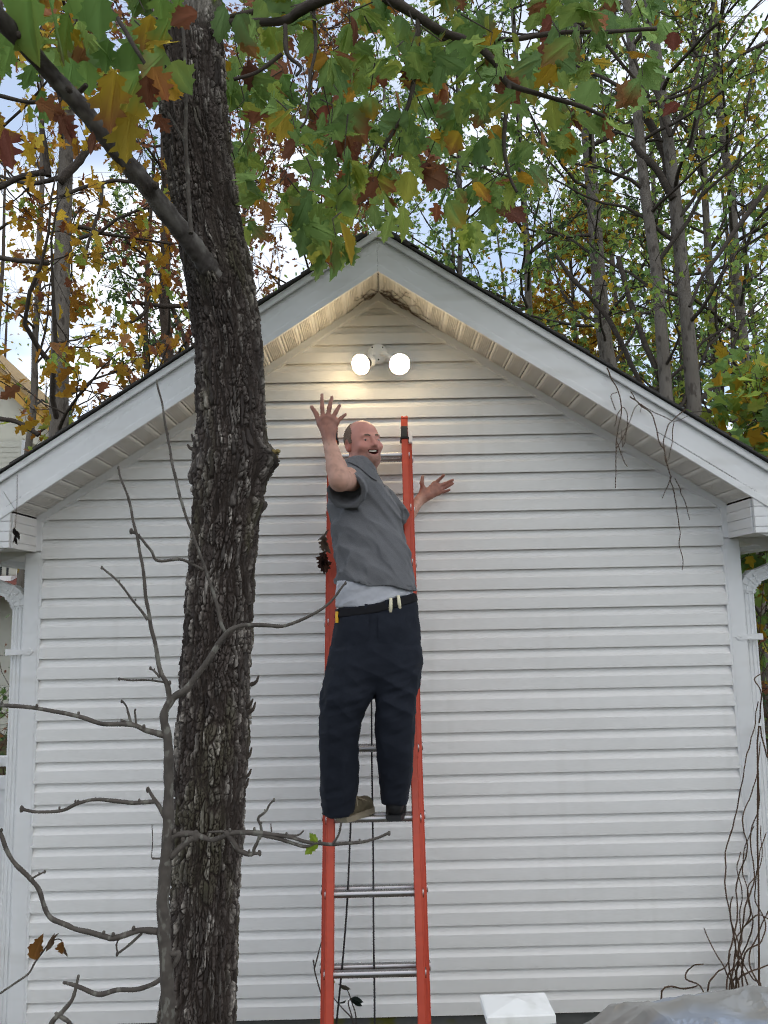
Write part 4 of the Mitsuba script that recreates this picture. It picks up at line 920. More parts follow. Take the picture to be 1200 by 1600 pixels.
# ================================================================ THE MAN ON THE LADDER
def nets(fn, lo, hi, h):
    """Naive surface nets of fn(points) < 0 in a box, grid step h: a smooth closed mesh."""
    lo, hi = np.asarray(lo, float), np.asarray(hi, float)
    n = np.ceil((hi-lo)/h).astype(int)+1
    ax = [lo[k]+h*np.arange(n[k]) for k in range(3)]
    P = np.stack(np.meshgrid(*ax, indexing='ij'), -1)
    D = fn(P.reshape(-1, 3)).reshape(n)
    D[[0, -1]] = np.abs(D[[0, -1]])+1e-6; D[:, [0, -1]] = np.abs(D[:, [0, -1]])+1e-6; D[:, :, [0, -1]] = np.abs(D[:, :, [0, -1]])+1e-6
    S = D < 0
    c = n-1; acc = np.zeros((*c, 3)); cnt = np.zeros(c)
    offs = [(a, b, d) for a in (0, 1) for b in (0, 1) for d in (0, 1)]
    def sl(a, o): return a[o[0]:o[0]+c[0], o[1]:o[1]+c[1], o[2]:o[2]+c[2]]
    for o in offs:
        for k in range(3):
            if o[k]: continue
            o2 = list(o); o2[k] = 1
            d0, d1 = sl(D, o), sl(D, o2); cr = (d0 < 0) != (d1 < 0)
            t = np.where(cr, d0/np.where(cr, d0-d1, 1), 0)
            for m_ in range(3): acc[..., m_] += np.where(cr, o[m_]+(t if m_ == k else 0), 0)
            cnt += cr
    act = cnt > 0
    idx = np.full(c, -1); idx[act] = np.arange(act.sum())
    cell = np.stack(np.nonzero(act), -1)
    V = lo+h*(cell+acc[act]/cnt[act][:, None])
    F = []
    for k in range(3):
        u, v = (k+1) % 3, (k+2) % 3
        s0 = [slice(None)]*3; s1 = [slice(None)]*3; s0[k] = slice(0, -1); s1[k] = slice(1, None)
        cr = S[tuple(s0)] != S[tuple(s1)]
        e = np.stack(np.nonzero(cr), -1)
        e = e[(e[:, u] > 0) & (e[:, v] > 0) & (e[:, u] < c[u]) & (e[:, v] < c[v])]
        def g(du, dv):
            q_ = e.copy(); q_[:, u] -= du; q_[:, v] -= dv; return idx[q_[:, 0], q_[:, 1], q_[:, 2]]
        q_ = np.stack([g(1, 1), g(0, 1), g(0, 0), g(1, 0)], -1)
        ins = S[e[:, 0], e[:, 1], e[:, 2]]
        q_[~ins] = q_[~ins][:, ::-1]
        F.append(q_)
    F = np.vstack(F)
    return V, np.vstack([F[:, [0, 1, 2]], F[:, [0, 2, 3]]])
def relax(V, F, it=4):
    from scipy.sparse import coo_matrix
    e = np.vstack([F[:, [0, 1]], F[:, [1, 2]], F[:, [2, 0]]]); e = np.vstack([e, e[:, ::-1]])
    A_ = coo_matrix((np.ones(len(e)), (e[:, 0], e[:, 1])), shape=(len(V), len(V))).tocsr()
    A_.data[:] = 1.0; dg = np.maximum(np.asarray(A_.sum(1)).ravel(), 1)[:, None]
    V = np.array(V)
    for _ in range(it):
        for w_ in (0.5, -0.52): V = V+w_*((A_ @ V)/dg-V)
    return V, F
def smin(a, b, k):
    h = np.clip(0.5+0.5*(b-a)/k, 0, 1); return b*(1-h)+a*h-k*h*(1-h)
def smax(a, b, k): return -smin(-a, -b, k)
def rcone(p, a, b, ra, rb):
    a, b = np.asarray(a), np.asarray(b); ab = b-a
    t = np.clip(((p-a) @ ab)/max(ab @ ab, 1e-9), 0, 1)
    return np.linalg.norm(p-a-t[:, None]*ab, axis=1)-(ra+(rb-ra)*t)
def ell(p, c, r, R=None):
    q_ = p-np.asarray(c)
    if R is not None: q_ = q_ @ np.asarray(R).T
    r = np.asarray(r, float); k0 = np.linalg.norm(q_/r, axis=1); k1 = np.linalg.norm(q_/r**2, axis=1)
    return np.where(k1 > 1e-9, k0*(k0-1)/np.maximum(k1, 1e-9), -r.min())
class Loft:
    """Body of stacked ellipses: rows of (py, left px, right px, centre distance Y, half depth)."""
    def __init__(s, rows_):
        a = []
        for py, l_, r_, Y, hy in rows_:
            A_, B_ = at(l_, py, Y), at(r_, py, Y); a.append([(A_[2]+B_[2])/2, (A_[0]+B_[0])/2, Y, (B_[0]-A_[0])/2, hy])
        s.a = np.array(a)[np.argsort([q_[0] for q_ in a])]
    def at_z(s, z): return [np.interp(z, s.a[:, 0], s.a[:, k]) for k in range(1, 5)]
    def __call__(s, p, cap=0.02, pw=2.3):
        cx, cy, hx, hy = s.at_z(p[:, 2])
        q_ = (np.abs((p[:, 0]-cx)/hx)**pw+np.abs((p[:, 1]-cy)/hy)**pw)**(1/pw)
        d = (q_-1)*np.minimum(hx, hy)
        return smax(d, np.maximum(s.a[0, 0]-p[:, 2], p[:, 2]-s.a[-1, 0]), cap)
    def front(s, px, py):
        """Point of the side towards the camera on a sight line."""
        for Y in np.arange(3.1, 3.9, 0.004):
            q_ = at(px, py, Y)
            if s(q_[None])[0] < 0: return q_
        return at(px, py, 3.5)
PE = 'person'
lab(PE, 'smiling balding man in grey polo and navy trousers standing on the ladder with arms spread', 'person')
A = at
# ---- head
HC = A(567.5, 695, 3.60)
ya, ti = math.radians(31), math.radians(8)
hf = np.array([math.sin(ya), -math.cos(ya), 0.02]); hf /= np.linalg.norm(hf)
hu = np.array([-math.sin(ti), 0.03, math.cos(ti)]); hu -= hf*np.dot(hu, hf); hu /= np.linalg.norm(hu)
hs = np.cross(hu, -hf); hs = hs if hs[0] > 0 else -hs
RH = np.stack([hs, hf, hu])          # rows: sideways (image right), forward, up
def L2W(q_): return HC+np.asarray(q_) @ RH
def head_sdf(p):
    q_ = (p-HC) @ RH.T
    e = lambda c, r: ell(q_, c, r)
    d = e((0, -0.012, 0.036), (0.0765, 0.096, 0.082))                        # cranium
    d = smin(d, e((0, 0.020, -0.035), (0.064, 0.072, 0.080)), 0.045)          # face
    d = smin(d, e((0, 0.048, -0.088), (0.040, 0.040, 0.034)), 0.035)          # chin
    d = smin(d, e((0, 0.0, -0.078), (0.060, 0.058, 0.036)), 0.035)            # jaw, full
    for s in (-1, 1):
        d = smin(d, e((s*0.040, 0.066, -0.024), (0.024, 0.020, 0.019)), 0.020)  # raised cheek
        d = smin(d, rcone(q_, (s*0.008, 0.088, 0.023), (s*0.042, 0.076, 0.026), 0.007, 0.006), 0.016)  # brow
        d = smax(d, -e((s*0.031, 0.094, 0.008), (0.016, 0.014, 0.0095)), 0.010)  # eye socket
        d = smin(d, rcone(q_, (s*0.021, 0.0860, 0.0108), (s*0.042, 0.077, 0.0105), 0.0052, 0.0048), 0.005)  # upper lid
        d = smin(d, rcone(q_, (s*0.021, 0.0845, 0.0024), (s*0.041, 0.0770, 0.0030), 0.0046, 0.0045), 0.005)  # lower lid
        d = smin(d, e((s*0.012, 0.094, -0.026), (0.0085, 0.010, 0.0075)), 0.007)   # nostril wing
        # ear: shell with a hollow
        er = smax(e((s*0.077, -0.012, 0.000), (0.012, 0.021, 0.033)), -e((s*0.089, -0.008, 0.003), (0.010, 0.012, 0.020)), 0.006)
        d = smin(d, er, 0.006)
    d = smin(d, rcone(q_, (0, 0.090, 0.016), (0, 0.108, -0.022), 0.0075, 0.0115), 0.012)  # nose
    d = smin(d, rcone(q_, (-0.020, 0.086, -0.036), (0.020, 0.086, -0.036), 0.007, 0.007), 0.010)   # upper lip
    d = smin(d, rcone(q_, (-0.014, 0.081, -0.071), (0.014, 0.081, -0.071), 0.0075, 0.0075), 0.010)   # lower lip
    qm = q_.copy(); qm[:, 2] -= 9.0*np.minimum(q_[:, 0]**2, 0.0009)
    d = smax(d, -ell(qm, (0, 0.088, -0.0535), (0.028, 0.025, 0.0105)), 0.004)       # open smiling mouth
    return d
NB = A(561, 745, 3.58); NTp = L2W((0, -0.02, -0.06))
def neck_sdf(p): return smin(rcone(p, NB, NTp, 0.072, 0.062), rcone(p, NB+np.array([0.02, 0.02, -0.03]), NB+np.array([-0.03, 0.02, -0.03]), 0.075, 0.075), 0.03)
# ---- arms and hands
SHR = A(552, 748, 3.53); ELR = A(531, 750, 3.27); WRR = A(514, 688, 3.33)
SHL = A(592, 775, 3.74); ELL = A(620, 834, 4.04); WRL = A(654, 783, 4.15)
def armR(p):
    d = rcone(p, SHR, ELR, 0.060, 0.0455)
    fm = ELR+(WRR-ELR)*0.30
    f1 = smin(rcone(p, ELR, fm, 0.043, 0.0425), rcone(p, fm, WRR, 0.0425, 0.0275), 0.02)
    d = smin(d, f1, 0.022)
    return smin(d, rcone(p, ELR+np.array([0.004, 0.0, -0.012]), ELR, 0.036, 0.040), 0.015)
def armL(p):
    fm = ELL+(WRL-ELL)*0.35
    return smin(rcone(p, SHL, ELL, 0.046, 0.040), smin(rcone(p, ELL, fm, 0.040, 0.039), rcone(p, fm, WRL, 0.039, 0.027), 0.02), 0.02)
def hand_sdf(wrist, mcps, tips, thumb, bend, rf, palm_n, Yh):
    """mcps, tips: four knuckles and finger tips; thumb: three joints; bend: how far the middle joints bow along palm_n."""
    W = np.asarray(wrist); M_ = [np.asarray(m_) for m_ in mcps]; Tt = [np.asarray(t_) for t_ in tips]
    ctr = W+(sum(M_)/4-W)*0.5
    def sd(p):
        d = np.full(len(p), 9.0)
        for m_ in M_:
            d = smin(d, rcone(p, W+(m_-W)*0.18+(m_-ctr)*0.10, m_, 0.0165, 0.0125), 0.014)
        d = smin(d, rcone(p, W, ctr, 0.023, 0.021), 0.018)
        for i_ in range(3): d = smin(d, rcone(p, M_[i_], M_[i_+1], 0.0115, 0.0115), 0.010)
        t0, t1, t2 = [np.asarray(t_) for t_ in thumb]
        d = smin(d, rcone(p, W+(t0-W)*0.35, t0, 0.018, 0.0155), 0.016)
        th_ = smin(rcone(p, t0, t1, 0.0135, 0.0110), rcone(p, t1, t2, 0.0110, 0.0085), 0.004)
        d = smin(d, th_, 0.009)
        for i_ in range(4):
            m_, t_ = M_[i_], Tt[i_]; L_ = np.linalg.norm(t_-m_)
            k1 = m_+(t_-m_)*0.45+palm_n*bend[i_]*L_; k2_ = m_+(t_-m_)*0.75+palm_n*bend[i_]*L_*0.75
            r_ = rf[i_]
            fg = np.minimum(np.minimum(rcone(p, m_, k1, r_*1.12, r_), rcone(p, k1, k2_, r_*1.02, r_*0.93)), rcone(p, k2_, t_, r_*0.93, r_*0.78))
            fg = smin(fg, rcone(p, k1, k1+1e-6, r_*1.07, r_*1.07), 0.003)
            d = smin(d, fg, 0.0055)
        return d
    return sd
YR = 3.33
mR = [A(504.5, 654, YR), A(512, 651.5, YR-.002), A(519.5, 654, YR), A(525.5, 660, YR+.006)]
tR = [A(503, 617, YR+.015), A(518.7, 621, YR+.01), A(530.6, 634, YR+.01), A(540, 647.5, YR+.012)]
thR = [A(500.5, 662, YR+.01), A(494, 646.5, YR+.015), A(487, 636, YR+.02)]
handR = hand_sdf(WRR, mR, tR, thR, [-.10, -.08, -.09, -.10], [.0092, .0097, .0092, .0080], np.array([0.05, 0.9, 0.1]), YR)
YL = 4.17
mL = [A(678.5, 756, YL), A(685.5, 759.5, YL), A(687.5, 765, YL+.002), A(684.5, 770.5, YL+.004)]
tL = [A(693.5, 742.5, YL-.03), A(707.5, 750, YL-.025), A(707.5, 755.5, YL-.02), A(702.5, 765.5, YL-.02)]
thL = [A(661, 764, YL-.012), A(659, 754.5, YL-.03), A(660.3, 745, YL-.035)]
handL = hand_sdf(WRL, mL, tL, thL, [.10, .10, .09, .09], [.0090, .0095, .0092, .0080], np.array([0.05, 0.9, -0.1]), YL)
# ---- torso and legs under the clothes (narrower than the clothes)
TOR = Loft([(716, 546, 578, 3.57, .060), (728, 538, 584, 3.58, .085), (742, 530, 589, 3.60, .105), (757, 522, 596, 3.61, .120), (776, 520, 606, 3.62, .130), (800, 521, 617, 3.62, .138), (836, 527, 628, 3.60, .142), (868, 530, 635, 3.57, .142), (900, 530, 640, 3.54, .140), (925, 530, 644, 3.52, .138), (945, 531, 645, 3.51, .135)])
def grow(rows_, dl, dy): return [(a, b-dl, c+dl, d, e+dy) for a, b, c, d, e in rows_]
HIP = [(926, 533, 647, 3.52, .132), (946, 529, 651, 3.51, .138), (985, 522, 655, 3.50, .146), (1010, 519, 657, 3.50, .148), (1035, 516, 656, 3.49, .140), (1058, 512, 651, 3.48, .120), (1076, 512, 648, 3.48, .085)]
LGL = [(1015, 518, 588, 3.49, .115), (1040, 514, 590, 3.48, .122), (1062, 509, 589, 3.47, .118), (1090, 502.5, 584, 3.46, .112), (1110, 501.5, 570, 3.46, .102), (1130, 501, 563, 3.46, .096), (1160, 500, 559, 3.48, .094), (1200, 501, 560, 3.50, .092), (1235, 502, 558, 3.52, .090), (1258, 504, 553, 3.53, .084), (1270, 505.5, 551, 3.535, .080)]
LGR = [(1015, 586, 657, 3.49, .115), (1040, 585, 657, 3.48, .120), (1062, 586, 652, 3.47, .114), (1090, 588, 648, 3.46, .106), (1130, 587, 647, 3.47, .098), (1170, 588.5, 645.5, 3.49, .092), (1192, 590.5, 645, 3.51, .088), (1225, 595, 641, 3.54, .080), (1252, 597, 637, 3.56, .074)]
HIPL, LEGL, LEGR = Loft(HIP), Loft(LGL), Loft(LGR)
def body_low(p):
    d = TOR(p, 0.03)+0.024
    d = smin(d, HIPL(p)+0.025, 0.03)
    return smin(smin(d, LEGL(p)+0.025, 0.02), LEGR(p)+0.025, 0.02)
def body_sdf(p):
    d = smin(head_sdf(p), neck_sdf(p), 0.022)
    d = smin(d, body_low(p), 0.03)
    d = smin(d, armR(p), 0.03); d = smin(d, armL(p), 0.03)
    return d
def to_man(V, F):
    return manifold3d.Manifold(manifold3d.Mesh(np.asarray(V, np.float32), np.asarray(F, np.uint32)))
parts = []
lo_ = np.array([WRR[0]-0.10, 3.16, 1.5]); hi_ = np.array([WRL[0]+0.06, 4.25, WRR[2]+0.02])
def low_only(p):
    d = smin(body_low(p), neck_sdf(p), 0.03); d = smin(d, armR(p), 0.03); return smin(d, armL(p), 0.03)
parts.append(relax(*nets(low_only, lo_, hi_, 0.0085), 3))
hb = 0.14
def head_only(p): return smax(smin(head_sdf(p), neck_sdf(p), 0.022), (NB[2]-0.0)-p[:, 2], 0.004)
parts.append(relax(*nets(head_only, HC-np.array([.135, .135, .185]), HC+np.array([.135, .135, .145]), 0.0030), 2))
def hr(p): return smax(smin(handR(p), rcone(p, WRR, WRR+(ELR-WRR)*0.30, 0.0275, 0.0345), 0.014), np.full(len(p), -1.0), 0.001)
def hl(p): return smin(handL(p), rcone(p, WRL, WRL+(ELL-WRL)*0.30, 0.0272, 0.0325), 0.014)
for fn_, ps_ in ((hr, [WRR, WRR+(ELR-WRR)*0.30]+mR+tR+thR), (hl, [WRL, WRL+(ELL-WRL)*0.30]+mL+tL+thL)):
    q_ = np.array(ps_); parts.append(relax(*nets(fn_, q_.min(0)-0.055, q_.max(0)+0.055, 0.0026), 2))
try:
    mans = [to_man(*q_) for q_ in parts]
    if any(m_.status() != manifold3d.Error.NoError or m_.volume() <= 0 for m_ in mans): raise ValueError
    bm = mans[0]
    for m_ in mans[1:]: bm = bm+m_
    mm_ = bm.to_mesh(); BV, BF = np.array(mm_.vert_properties[:, :3], float), np.array(mm_.tri_verts)
except Exception:
    mb_ = MB()
    for q_ in parts: mb_.put(*q_)
    BV, BF = mb_.get()
# skin colour: ruddy face, stubble and goatee, reddish hands with backlit shade put into their colour
hq = (BV-HC) @ RH.T
n1 = meshkit.fbm(BV*45, 3, 3)[:, None]; n2 = meshkit.fbm(BV*260, 2, 6)[:, None]
skin = np.array([0.50, 0.285, 0.215])*(0.86+0.28*n1)
inh = (np.linalg.norm(hq/np.array([.12, .14, .17]), axis=1) < 1)[:, None]
flush = np.exp(-((np.abs(hq[:, 0])-0.040)/0.024)**2-((hq[:, 2]+0.022)/0.028)**2)[:, None]*(hq[:, 1:2] > 0.03)+0.8*np.exp(-(hq[:, 0]/0.014)**2-((hq[:, 2]+0.018)/0.018)**2)[:, None]*(hq[:, 1:2] > 0.08)
face = np.array([0.52, 0.24, 0.19])*(0.9+0.2*n1)
face = face*(1-0.45*flush)+np.array([0.50, 0.19, 0.155])*0.45*flush
earz = ((np.abs(hq[:, 0]) > 0.073) & (hq[:, 2] < 0.04))[:, None]
face = np.where(earz, face*np.array([1.0, 0.82, 0.8]), face)
jaw = np.clip((-0.030-hq[:, 2]+0.30*np.minimum(hq[:, 1], 0.06)-0.012)/0.022, 0, 1)*np.clip((hq[:, 1]+0.035)/0.03, 0, 1)*np.clip((0.165+hq[:, 2])/0.03, 0, 1)
goat = np.exp(-((np.sqrt((hq[:, 0]/0.030)**2+((hq[:, 2]+0.060)/0.034)**2)-1.0)/0.30)**2)*(hq[:, 1] > 0.045)+0.9*np.exp(-(hq[:, 0]/0.022)**2-((hq[:, 2]+0.096)/0.020)**2)*(hq[:, 1] > 0.04)
st_ = (np.clip(0.38*jaw+0.36*goat*np.where(hq[:, 2] > -0.050, 0.45, 1.0), 0, 0.7)*(0.75+0.5*n2[:, 0]))[:, None]
face = face*(1-st_)+np.array([0.14, 0.085, 0.062])*st_
sc_ = np.clip((0.020-hq[:, 1]+0.5*(n1[:, 0]-0.5)*0.06-0.20*np.maximum(hq[:, 2]-0.05, 0))/0.03, 0, 1)*np.clip((hq[:, 2]-0.0)/0.02, 0, 1)
sc_ = (0.42*sc_*(0.6+0.8*n2[:, 0]))[:, None]; face = face*(1-sc_)+np.array([0.16, 0.105, 0.075])*sc_
lips = (np.exp(-((np.sqrt((hq[:, 0]/0.0285)**2+((hq[:, 2]-9.0*np.minimum(hq[:, 0]**2, 0.0009)+0.0535)/0.0150)**2)-1.0)/0.18)**2)*(hq[:, 1] > 0.06))[:, None]
face = face*(1-0.75*lips)+np.array([0.40, 0.15, 0.13])*0.75*lips
mou = ((np.abs(hq[:, 0]) < 0.026) & (np.abs(hq[:, 2]-9.0*hq[:, 0]**2+0.0535) < 0.0095) & (hq[:, 1] > 0.03) & (hq[:, 1] < 0.0865))[:, None]
face = np.where(mou, np.array([0.09, 0.02, 0.018]), face)
skin = np.where(inh, face, skin)
for W_, mm0, tt0 in ((WRR, mR, tR), (WRL, mL, tL)):
    hc_ = sum(mm0)/4
    w_ = np.clip((0.13-np.linalg.norm(BV-hc_, axis=1))/0.04, 0, 1)[:, None]
    skin = skin*(1-w_)+np.array([0.33, 0.15, 0.11])*(0.72+0.55*n1)*w_
fh = (np.clip(meshkit.fbm(BV*np.array([90, 90, 40]), 3, 9)-0.5, 0, 1)*1.6)[:, None]*(~inh)
skin = skin*(1-0.5*fh)
scene['m_skin'] = two(pri(VC, 0.5, 0.4))
BODY = add(PE+'__body', (BV, BF), 'm_skin', smooth=True, color=np.clip(skin, 0.01, 0.8))
# eyes, brows, teeth, hair
for s in (-1, 1):
    c = L2W((s*0.0315, 0.0750, 0.0066)); ico = trimesh.creation.icosphere(3, 0.0115); v = np.array(ico.vertices)
    look = (CAM-c); look /= np.linalg.norm(look); look = look*0.9+hf*0.1; look /= np.linalg.norm(look)
    dt = (v/0.0115) @ look
    c_ = np.where((dt > 0.70)[:, None], np.where((dt > 0.93)[:, None], np.array([0.01, 0.01, 0.01]), np.array([0.10, 0.09, 0.075])), np.array([0.34, 0.29, 0.26]))
    add(PE+'__eye', (v+c, ico.faces), {'type': 'principled', 'base_color': VC, 'roughness': 0.15, 'specular': 0.6}, smooth=True, color=c_)
    pb = np.array([L2W((s*x_, y_, z_)) for x_, y_, z_ in ((0.012, 0.0935, 0.0235), (0.024, 0.0915, 0.0285), (0.036, 0.085, 0.0285), (0.045, 0.076, 0.024))])
    P = smooth_path(np.column_stack([pb, [0.0040, 0.0046, 0.0038, 0.0018]]), 5)
    scene.setdefault('m_hair', two(pri(proc(lambda p, n, uv: mix((0.10, 0.065, 0.046), (0.21, 0.15, 0.115), noise(p.x*500, p.y*500, p.z*260))), 0.75, 0.3)))
    add(PE+'__eyebrow', tube(rough(P[:, :3], 0.0008, s+4, 300), P[:, 3], 6), 'm_hair', smooth=True)
m = MB()
for i_ in range(8):
    a_ = (i_-3.5)*0.0050; q0 = L2W((a_, 0.0825-a_*a_*16, -0.0485+9.0*a_*a_))
    m.put(*box(q0, [0.0049, 0.006, 0.0080], R=RH.T, ch=0.0012))
scene['m_teeth'] = two(pri((0.78, 0.74, 0.64), 0.3, 0.5))
add(PE+'__teeth', m.get(), 'm_teeth')
def hair_sdf(p):
    q_ = (p-HC) @ RH.T
    fuzz = 0.0022*(meshkit.noise(p*320, 3)-0.3)
    d = head_sdf(p)-0.0030-fuzz
    # short sides and back; bald on top and front
    edge_ = np.maximum(q_[:, 1]-(0.022-0.16*np.maximum(q_[:, 2]-0.035, 0)+0.30*np.minimum(q_[:, 2]-0.02, 0)*0.4), q_[:, 2]-(0.108-0.75*np.maximum(q_[:, 1]+0.030, 0)))
    earc = ell(q_, (np.sign(q_[:, 0]).mean()*0, -0.012, 0.0), (0.2, 0.022, 0.034))
    edge_ = edge_+0.010*(meshkit.fbm(p*110, 3, 8)-0.5)*2; d = np.maximum(d, edge_); d = np.maximum(d, -0.075+0*d-q_[:, 2]-0.012); d = np.maximum(d, -earc)
    side = np.maximum(-(q_[:, 2]-0.004)-0.30*np.maximum(-q_[:, 1]-0.02, 0)*3, q_[:, 1]*0-1)
    return np.maximum(d, side)
HVt, HFc = nets(hair_sdf, HC-np.array([.115, .13, .12]), HC+np.array([.115, .13, .14]), 0.0030)
q_ = add(PE+'__hair', (HVt, HFc), 'm_hair', smooth=True); lab(q_, 'short cropped brown hair on the sides of the bald head')
# ---- shirt
def fold(p, dirn, sc_a, sc_b, seed, amp):
    d_ = np.array(dirn, float); d_ /= np.linalg.norm(d_)
    al = p @ d_; pr = p-al[:, None]*d_
    return amp*((1-np.abs(2*meshkit.noise(np.column_stack([pr*sc_a, ])+al[:, None]*np.array([sc_b, 0.3*sc_b, -sc_b*0.5]), seed)-1))-0.55)
SHT = Loft([(714, 546, 576, 3.57, .058), (719, 541, 580, 3.57, .072), (728, 535, 586, 3.58, .095), (740, 527, 591, 3.60, .115), (757, 518.5, 599, 3.61, .130), (776, 516, 609, 3.62, .140), (800, 517, 620, 3.62, .150), (836, 523, 631, 3.60, .155), (868, 526, 638, 3.57, .156), (900, 526, 643.5, 3.545, .155), (924, 524.5, 647, 3.53, .153), (940, 524, 648, 3.53, .153)])
SLR0, SLR1 = A(555, 747, 3.56), A(540, 766, 3.395)
SLL0, SLL1 = A(592, 775, 3.74), A(621, 812, 3.93)
hemA, hemB = A(526, 911, 3.53), A(647, 923, 3.53)
def zhem(x): return hemA[2]+(hemB[2]-hemA[2])*(x-hemA[0])/(hemB[0]-hemA[0])
def shirt_sdf(p):
    d = SHT(p, 0.025, 2.2)
    d = smin(d, rcone(p, SLR0+np.array([0.01, 0.02, 0.012]), SLR0, 0.070, 0.076), 0.03)
    sl = rcone(p, SLR0, SLR1+(SLR1-SLR0)*0.3, 0.078, 0.086)
    d = smin(d, sl, 0.03)
    d = smin(d, rcone(p, SLL0, SLL1+(SLL1-SLL0)*0.3, 0.060, 0.052), 0.03)
    fo = fold(p, (0.70, 0.25, -0.60), 14.0, 2.2, 5, 0.028)+fold(p, (0.62, 0.3, -0.72), 30.0, 3.0, 9, 0.014)
    zt_ = np.clip((A(560, 735, 3.6)[2]-p[:, 2])/0.08, 0.15, 1)
    d = d-fo*zt_
    dfold = d
    # sleeves cut open and hollow, hem cut level, hollow below
    u_ = (SLR1-SLR0)/np.linalg.norm(SLR1-SLR0); tcut = ((p-SLR1) @ u_)
    nearR = rcone(p, SLR0, SLR1+(SLR1-SLR0)*0.4, 0.115, 0.115) < 0
    d = np.where(nearR, np.maximum(d, tcut), d)
    d = np.maximum(d, -np.maximum(rcone(p, SLR0+(SLR1-SLR0)*0.45, SLR1+(SLR1-SLR0)*0.6, 0.060, 0.079), -(tcut+0.09)))
    v_ = (SLL1-SLL0)/np.linalg.norm(SLL1-SLL0); tl_ = (p-SLL1) @ v_
    nl = rcone(p, SLL0, SLL1+(SLL1-SLL0)*0.5, 0.095, 0.095) < 0
    tl2 = np.where(p[:, 1] > 3.80, tl_, -1.0)
    d = np.where(nl, np.maximum(d, tl2), d)
    d = np.maximum(d, -np.maximum(rcone(p, SLL0+(SLL1-SLL0)*0.4, SLL1+(SLL1-SLL0)*0.6, 0.044, 0.047), -(tl_+0.07)))
    d = np.maximum(d, zhem(p[:, 0])+0.006*np.sin(p[:, 0]*38)-p[:, 2])
    hol = np.maximum(dfold+0.0085, p[:, 2]-(zhem(p[:, 0])+0.016))
    d = np.maximum(d, -hol)
    # neck hole
    return np.maximum(d, -(neck_sdf(p)-0.004+np.where(p[:, 2] < NB[2]-0.03, 1.0, 0)))
sv = nets(shirt_sdf, [A(505, 800, 3.5)[0], 3.26, hemA[2]-0.09], [A(655, 800, 3.7)[0]+0.03, 4.10, A(560, 700, 3.6)[2]], 0.0058)
def knit(p, n, uv):
    g = noise(p.x*420, p.y*420, p.z*420); k = fbm(p.x*30, p.y*30, p.z*30, 3)
    return mix((0.105, 0.107, 0.115), (0.155, 0.157, 0.165), 0.6*g+0.4*k)
scene['m_shirt'] = two(pri(proc(knit), 0.9, 0.15, sheen=0.4))
scene['m_navy'] = two(pri(proc(lambda p, n, uv: mix((0.008, 0.010, 0.016), (0.017, 0.021, 0.031), 0.5*fbm(p.x*25, p.y*25, p.z*25, 3)+0.5*noise(p.x*300, p.y*300, p.z*300))), 0.85, 0.2, sheen=0.3))
scene['m_grey'] = two(pri(proc(lambda p, n, uv: mix((0.34, 0.35, 0.38), (0.44, 0.45, 0.48), fbm(p.x*60, p.y*60, p.z*60, 3))), 0.9, 0.15))
add(PE+'__polo_shirt', relax(*sv, 2), 'm_shirt', smooth=True)
# collar: a turned-down fold lying on the shoulder line below the jaw
def shirt_front(px_, py_):
    ys = np.arange(3.30, 3.75, 0.004); q_ = np.array([A(px_, py_, y_) for y_ in ys]); hit = np.nonzero(shirt_sdf(q_) < 0)[0]
    return q_[hit[0]] if len(hit) else A(px_, py_, 3.56)
tE = smooth_path(np.array([(546, 715, 0), (555, 714, 0), (565, 718, 0), (574, 725, 0), (582, 733, 0), (588, 740, 0)], float), 4)
bE = smooth_path(np.array([(543, 722, 0), (551, 725, 0), (560, 730, 0), (569, 737, 0), (578, 745, 0), (589, 752, 0)], float), 4)
V_ = []; yl = None
for (a_, b_, _), (c2, d2, _) in zip(tE, bE):
    lo2 = shirt_front(c2, d2); t2 = A(a_, b_, lo2[1]+0.012)
    V_ += [t2+np.array([0, 0.012, 0]), t2+np.array([0, -0.004, 0.002]), lo2+np.array([0, -0.012, 0]), lo2+np.array([0, 0.004, 0.002])]
n_ = len(tE); Fq = [[i_*4+j_, (i_+1)*4+j_, (i_+1)*4+(j_+1) % 4, i_*4+(j_+1) % 4] for i_ in range(n_-1) for j_ in range(4)]
q_ = add(PE+'__collar', relax(np.array(V_), np.vstack([np.array(Fq)[:, [0, 1, 2]], np.array(Fq)[:, [0, 2, 3]]]), 0), 'm_shirt', smooth=50)
m = MB()
for i_, (px_, py_) in enumerate(((587, 738), (590, 743), (593, 748), (599, 759), (601, 762))):
    q0 = A(px_-1.5, py_, 3.575); m.put(*box(q0, [0.014, 0.045, 0.017], ch=0.004))
add(PE+'__placket', m.get(), 'm_black')
# undershirt band, belt, trousers
wA, wB = A(530, 950, 3.52), A(648, 926, 3.52)
def zwaist(x): return wA[2]+(wB[2]-wA[2])*(x-wA[0])/(wB[0]-wA[0])+0.012*np.sin(np.clip((x-wA[0])/(wB[0]-wA[0]), 0, 1)*math.pi)*-1
UND = Loft([(900, 529, 638, 3.54, .142), (915, 527, 641, 3.53, .146), (930, 525, 645, 3.525, .148), (946, 526, 646, 3.52, .145), (956, 529, 646, 3.52, .140)])
def under_sdf(p):
    d = UND(p, 0.012)-fold(p, (0.9, 0.2, 0.25), 26, 3, 4, 0.010)
    return np.maximum(np.maximum(d, zwaist(p[:, 0])-0.004+0.006*np.sin(p[:, 0]*25)-p[:, 2]), p[:, 2]-zhem(p[:, 0])-0.012)
add(PE+'__undershirt', relax(*nets(under_sdf, [wA[0]-0.06, 3.33, wA[2]-0.06], [wB[0]+0.06, 3.73, hemA[2]+0.06], 0.0058), 2), 'm_grey', smooth=True)
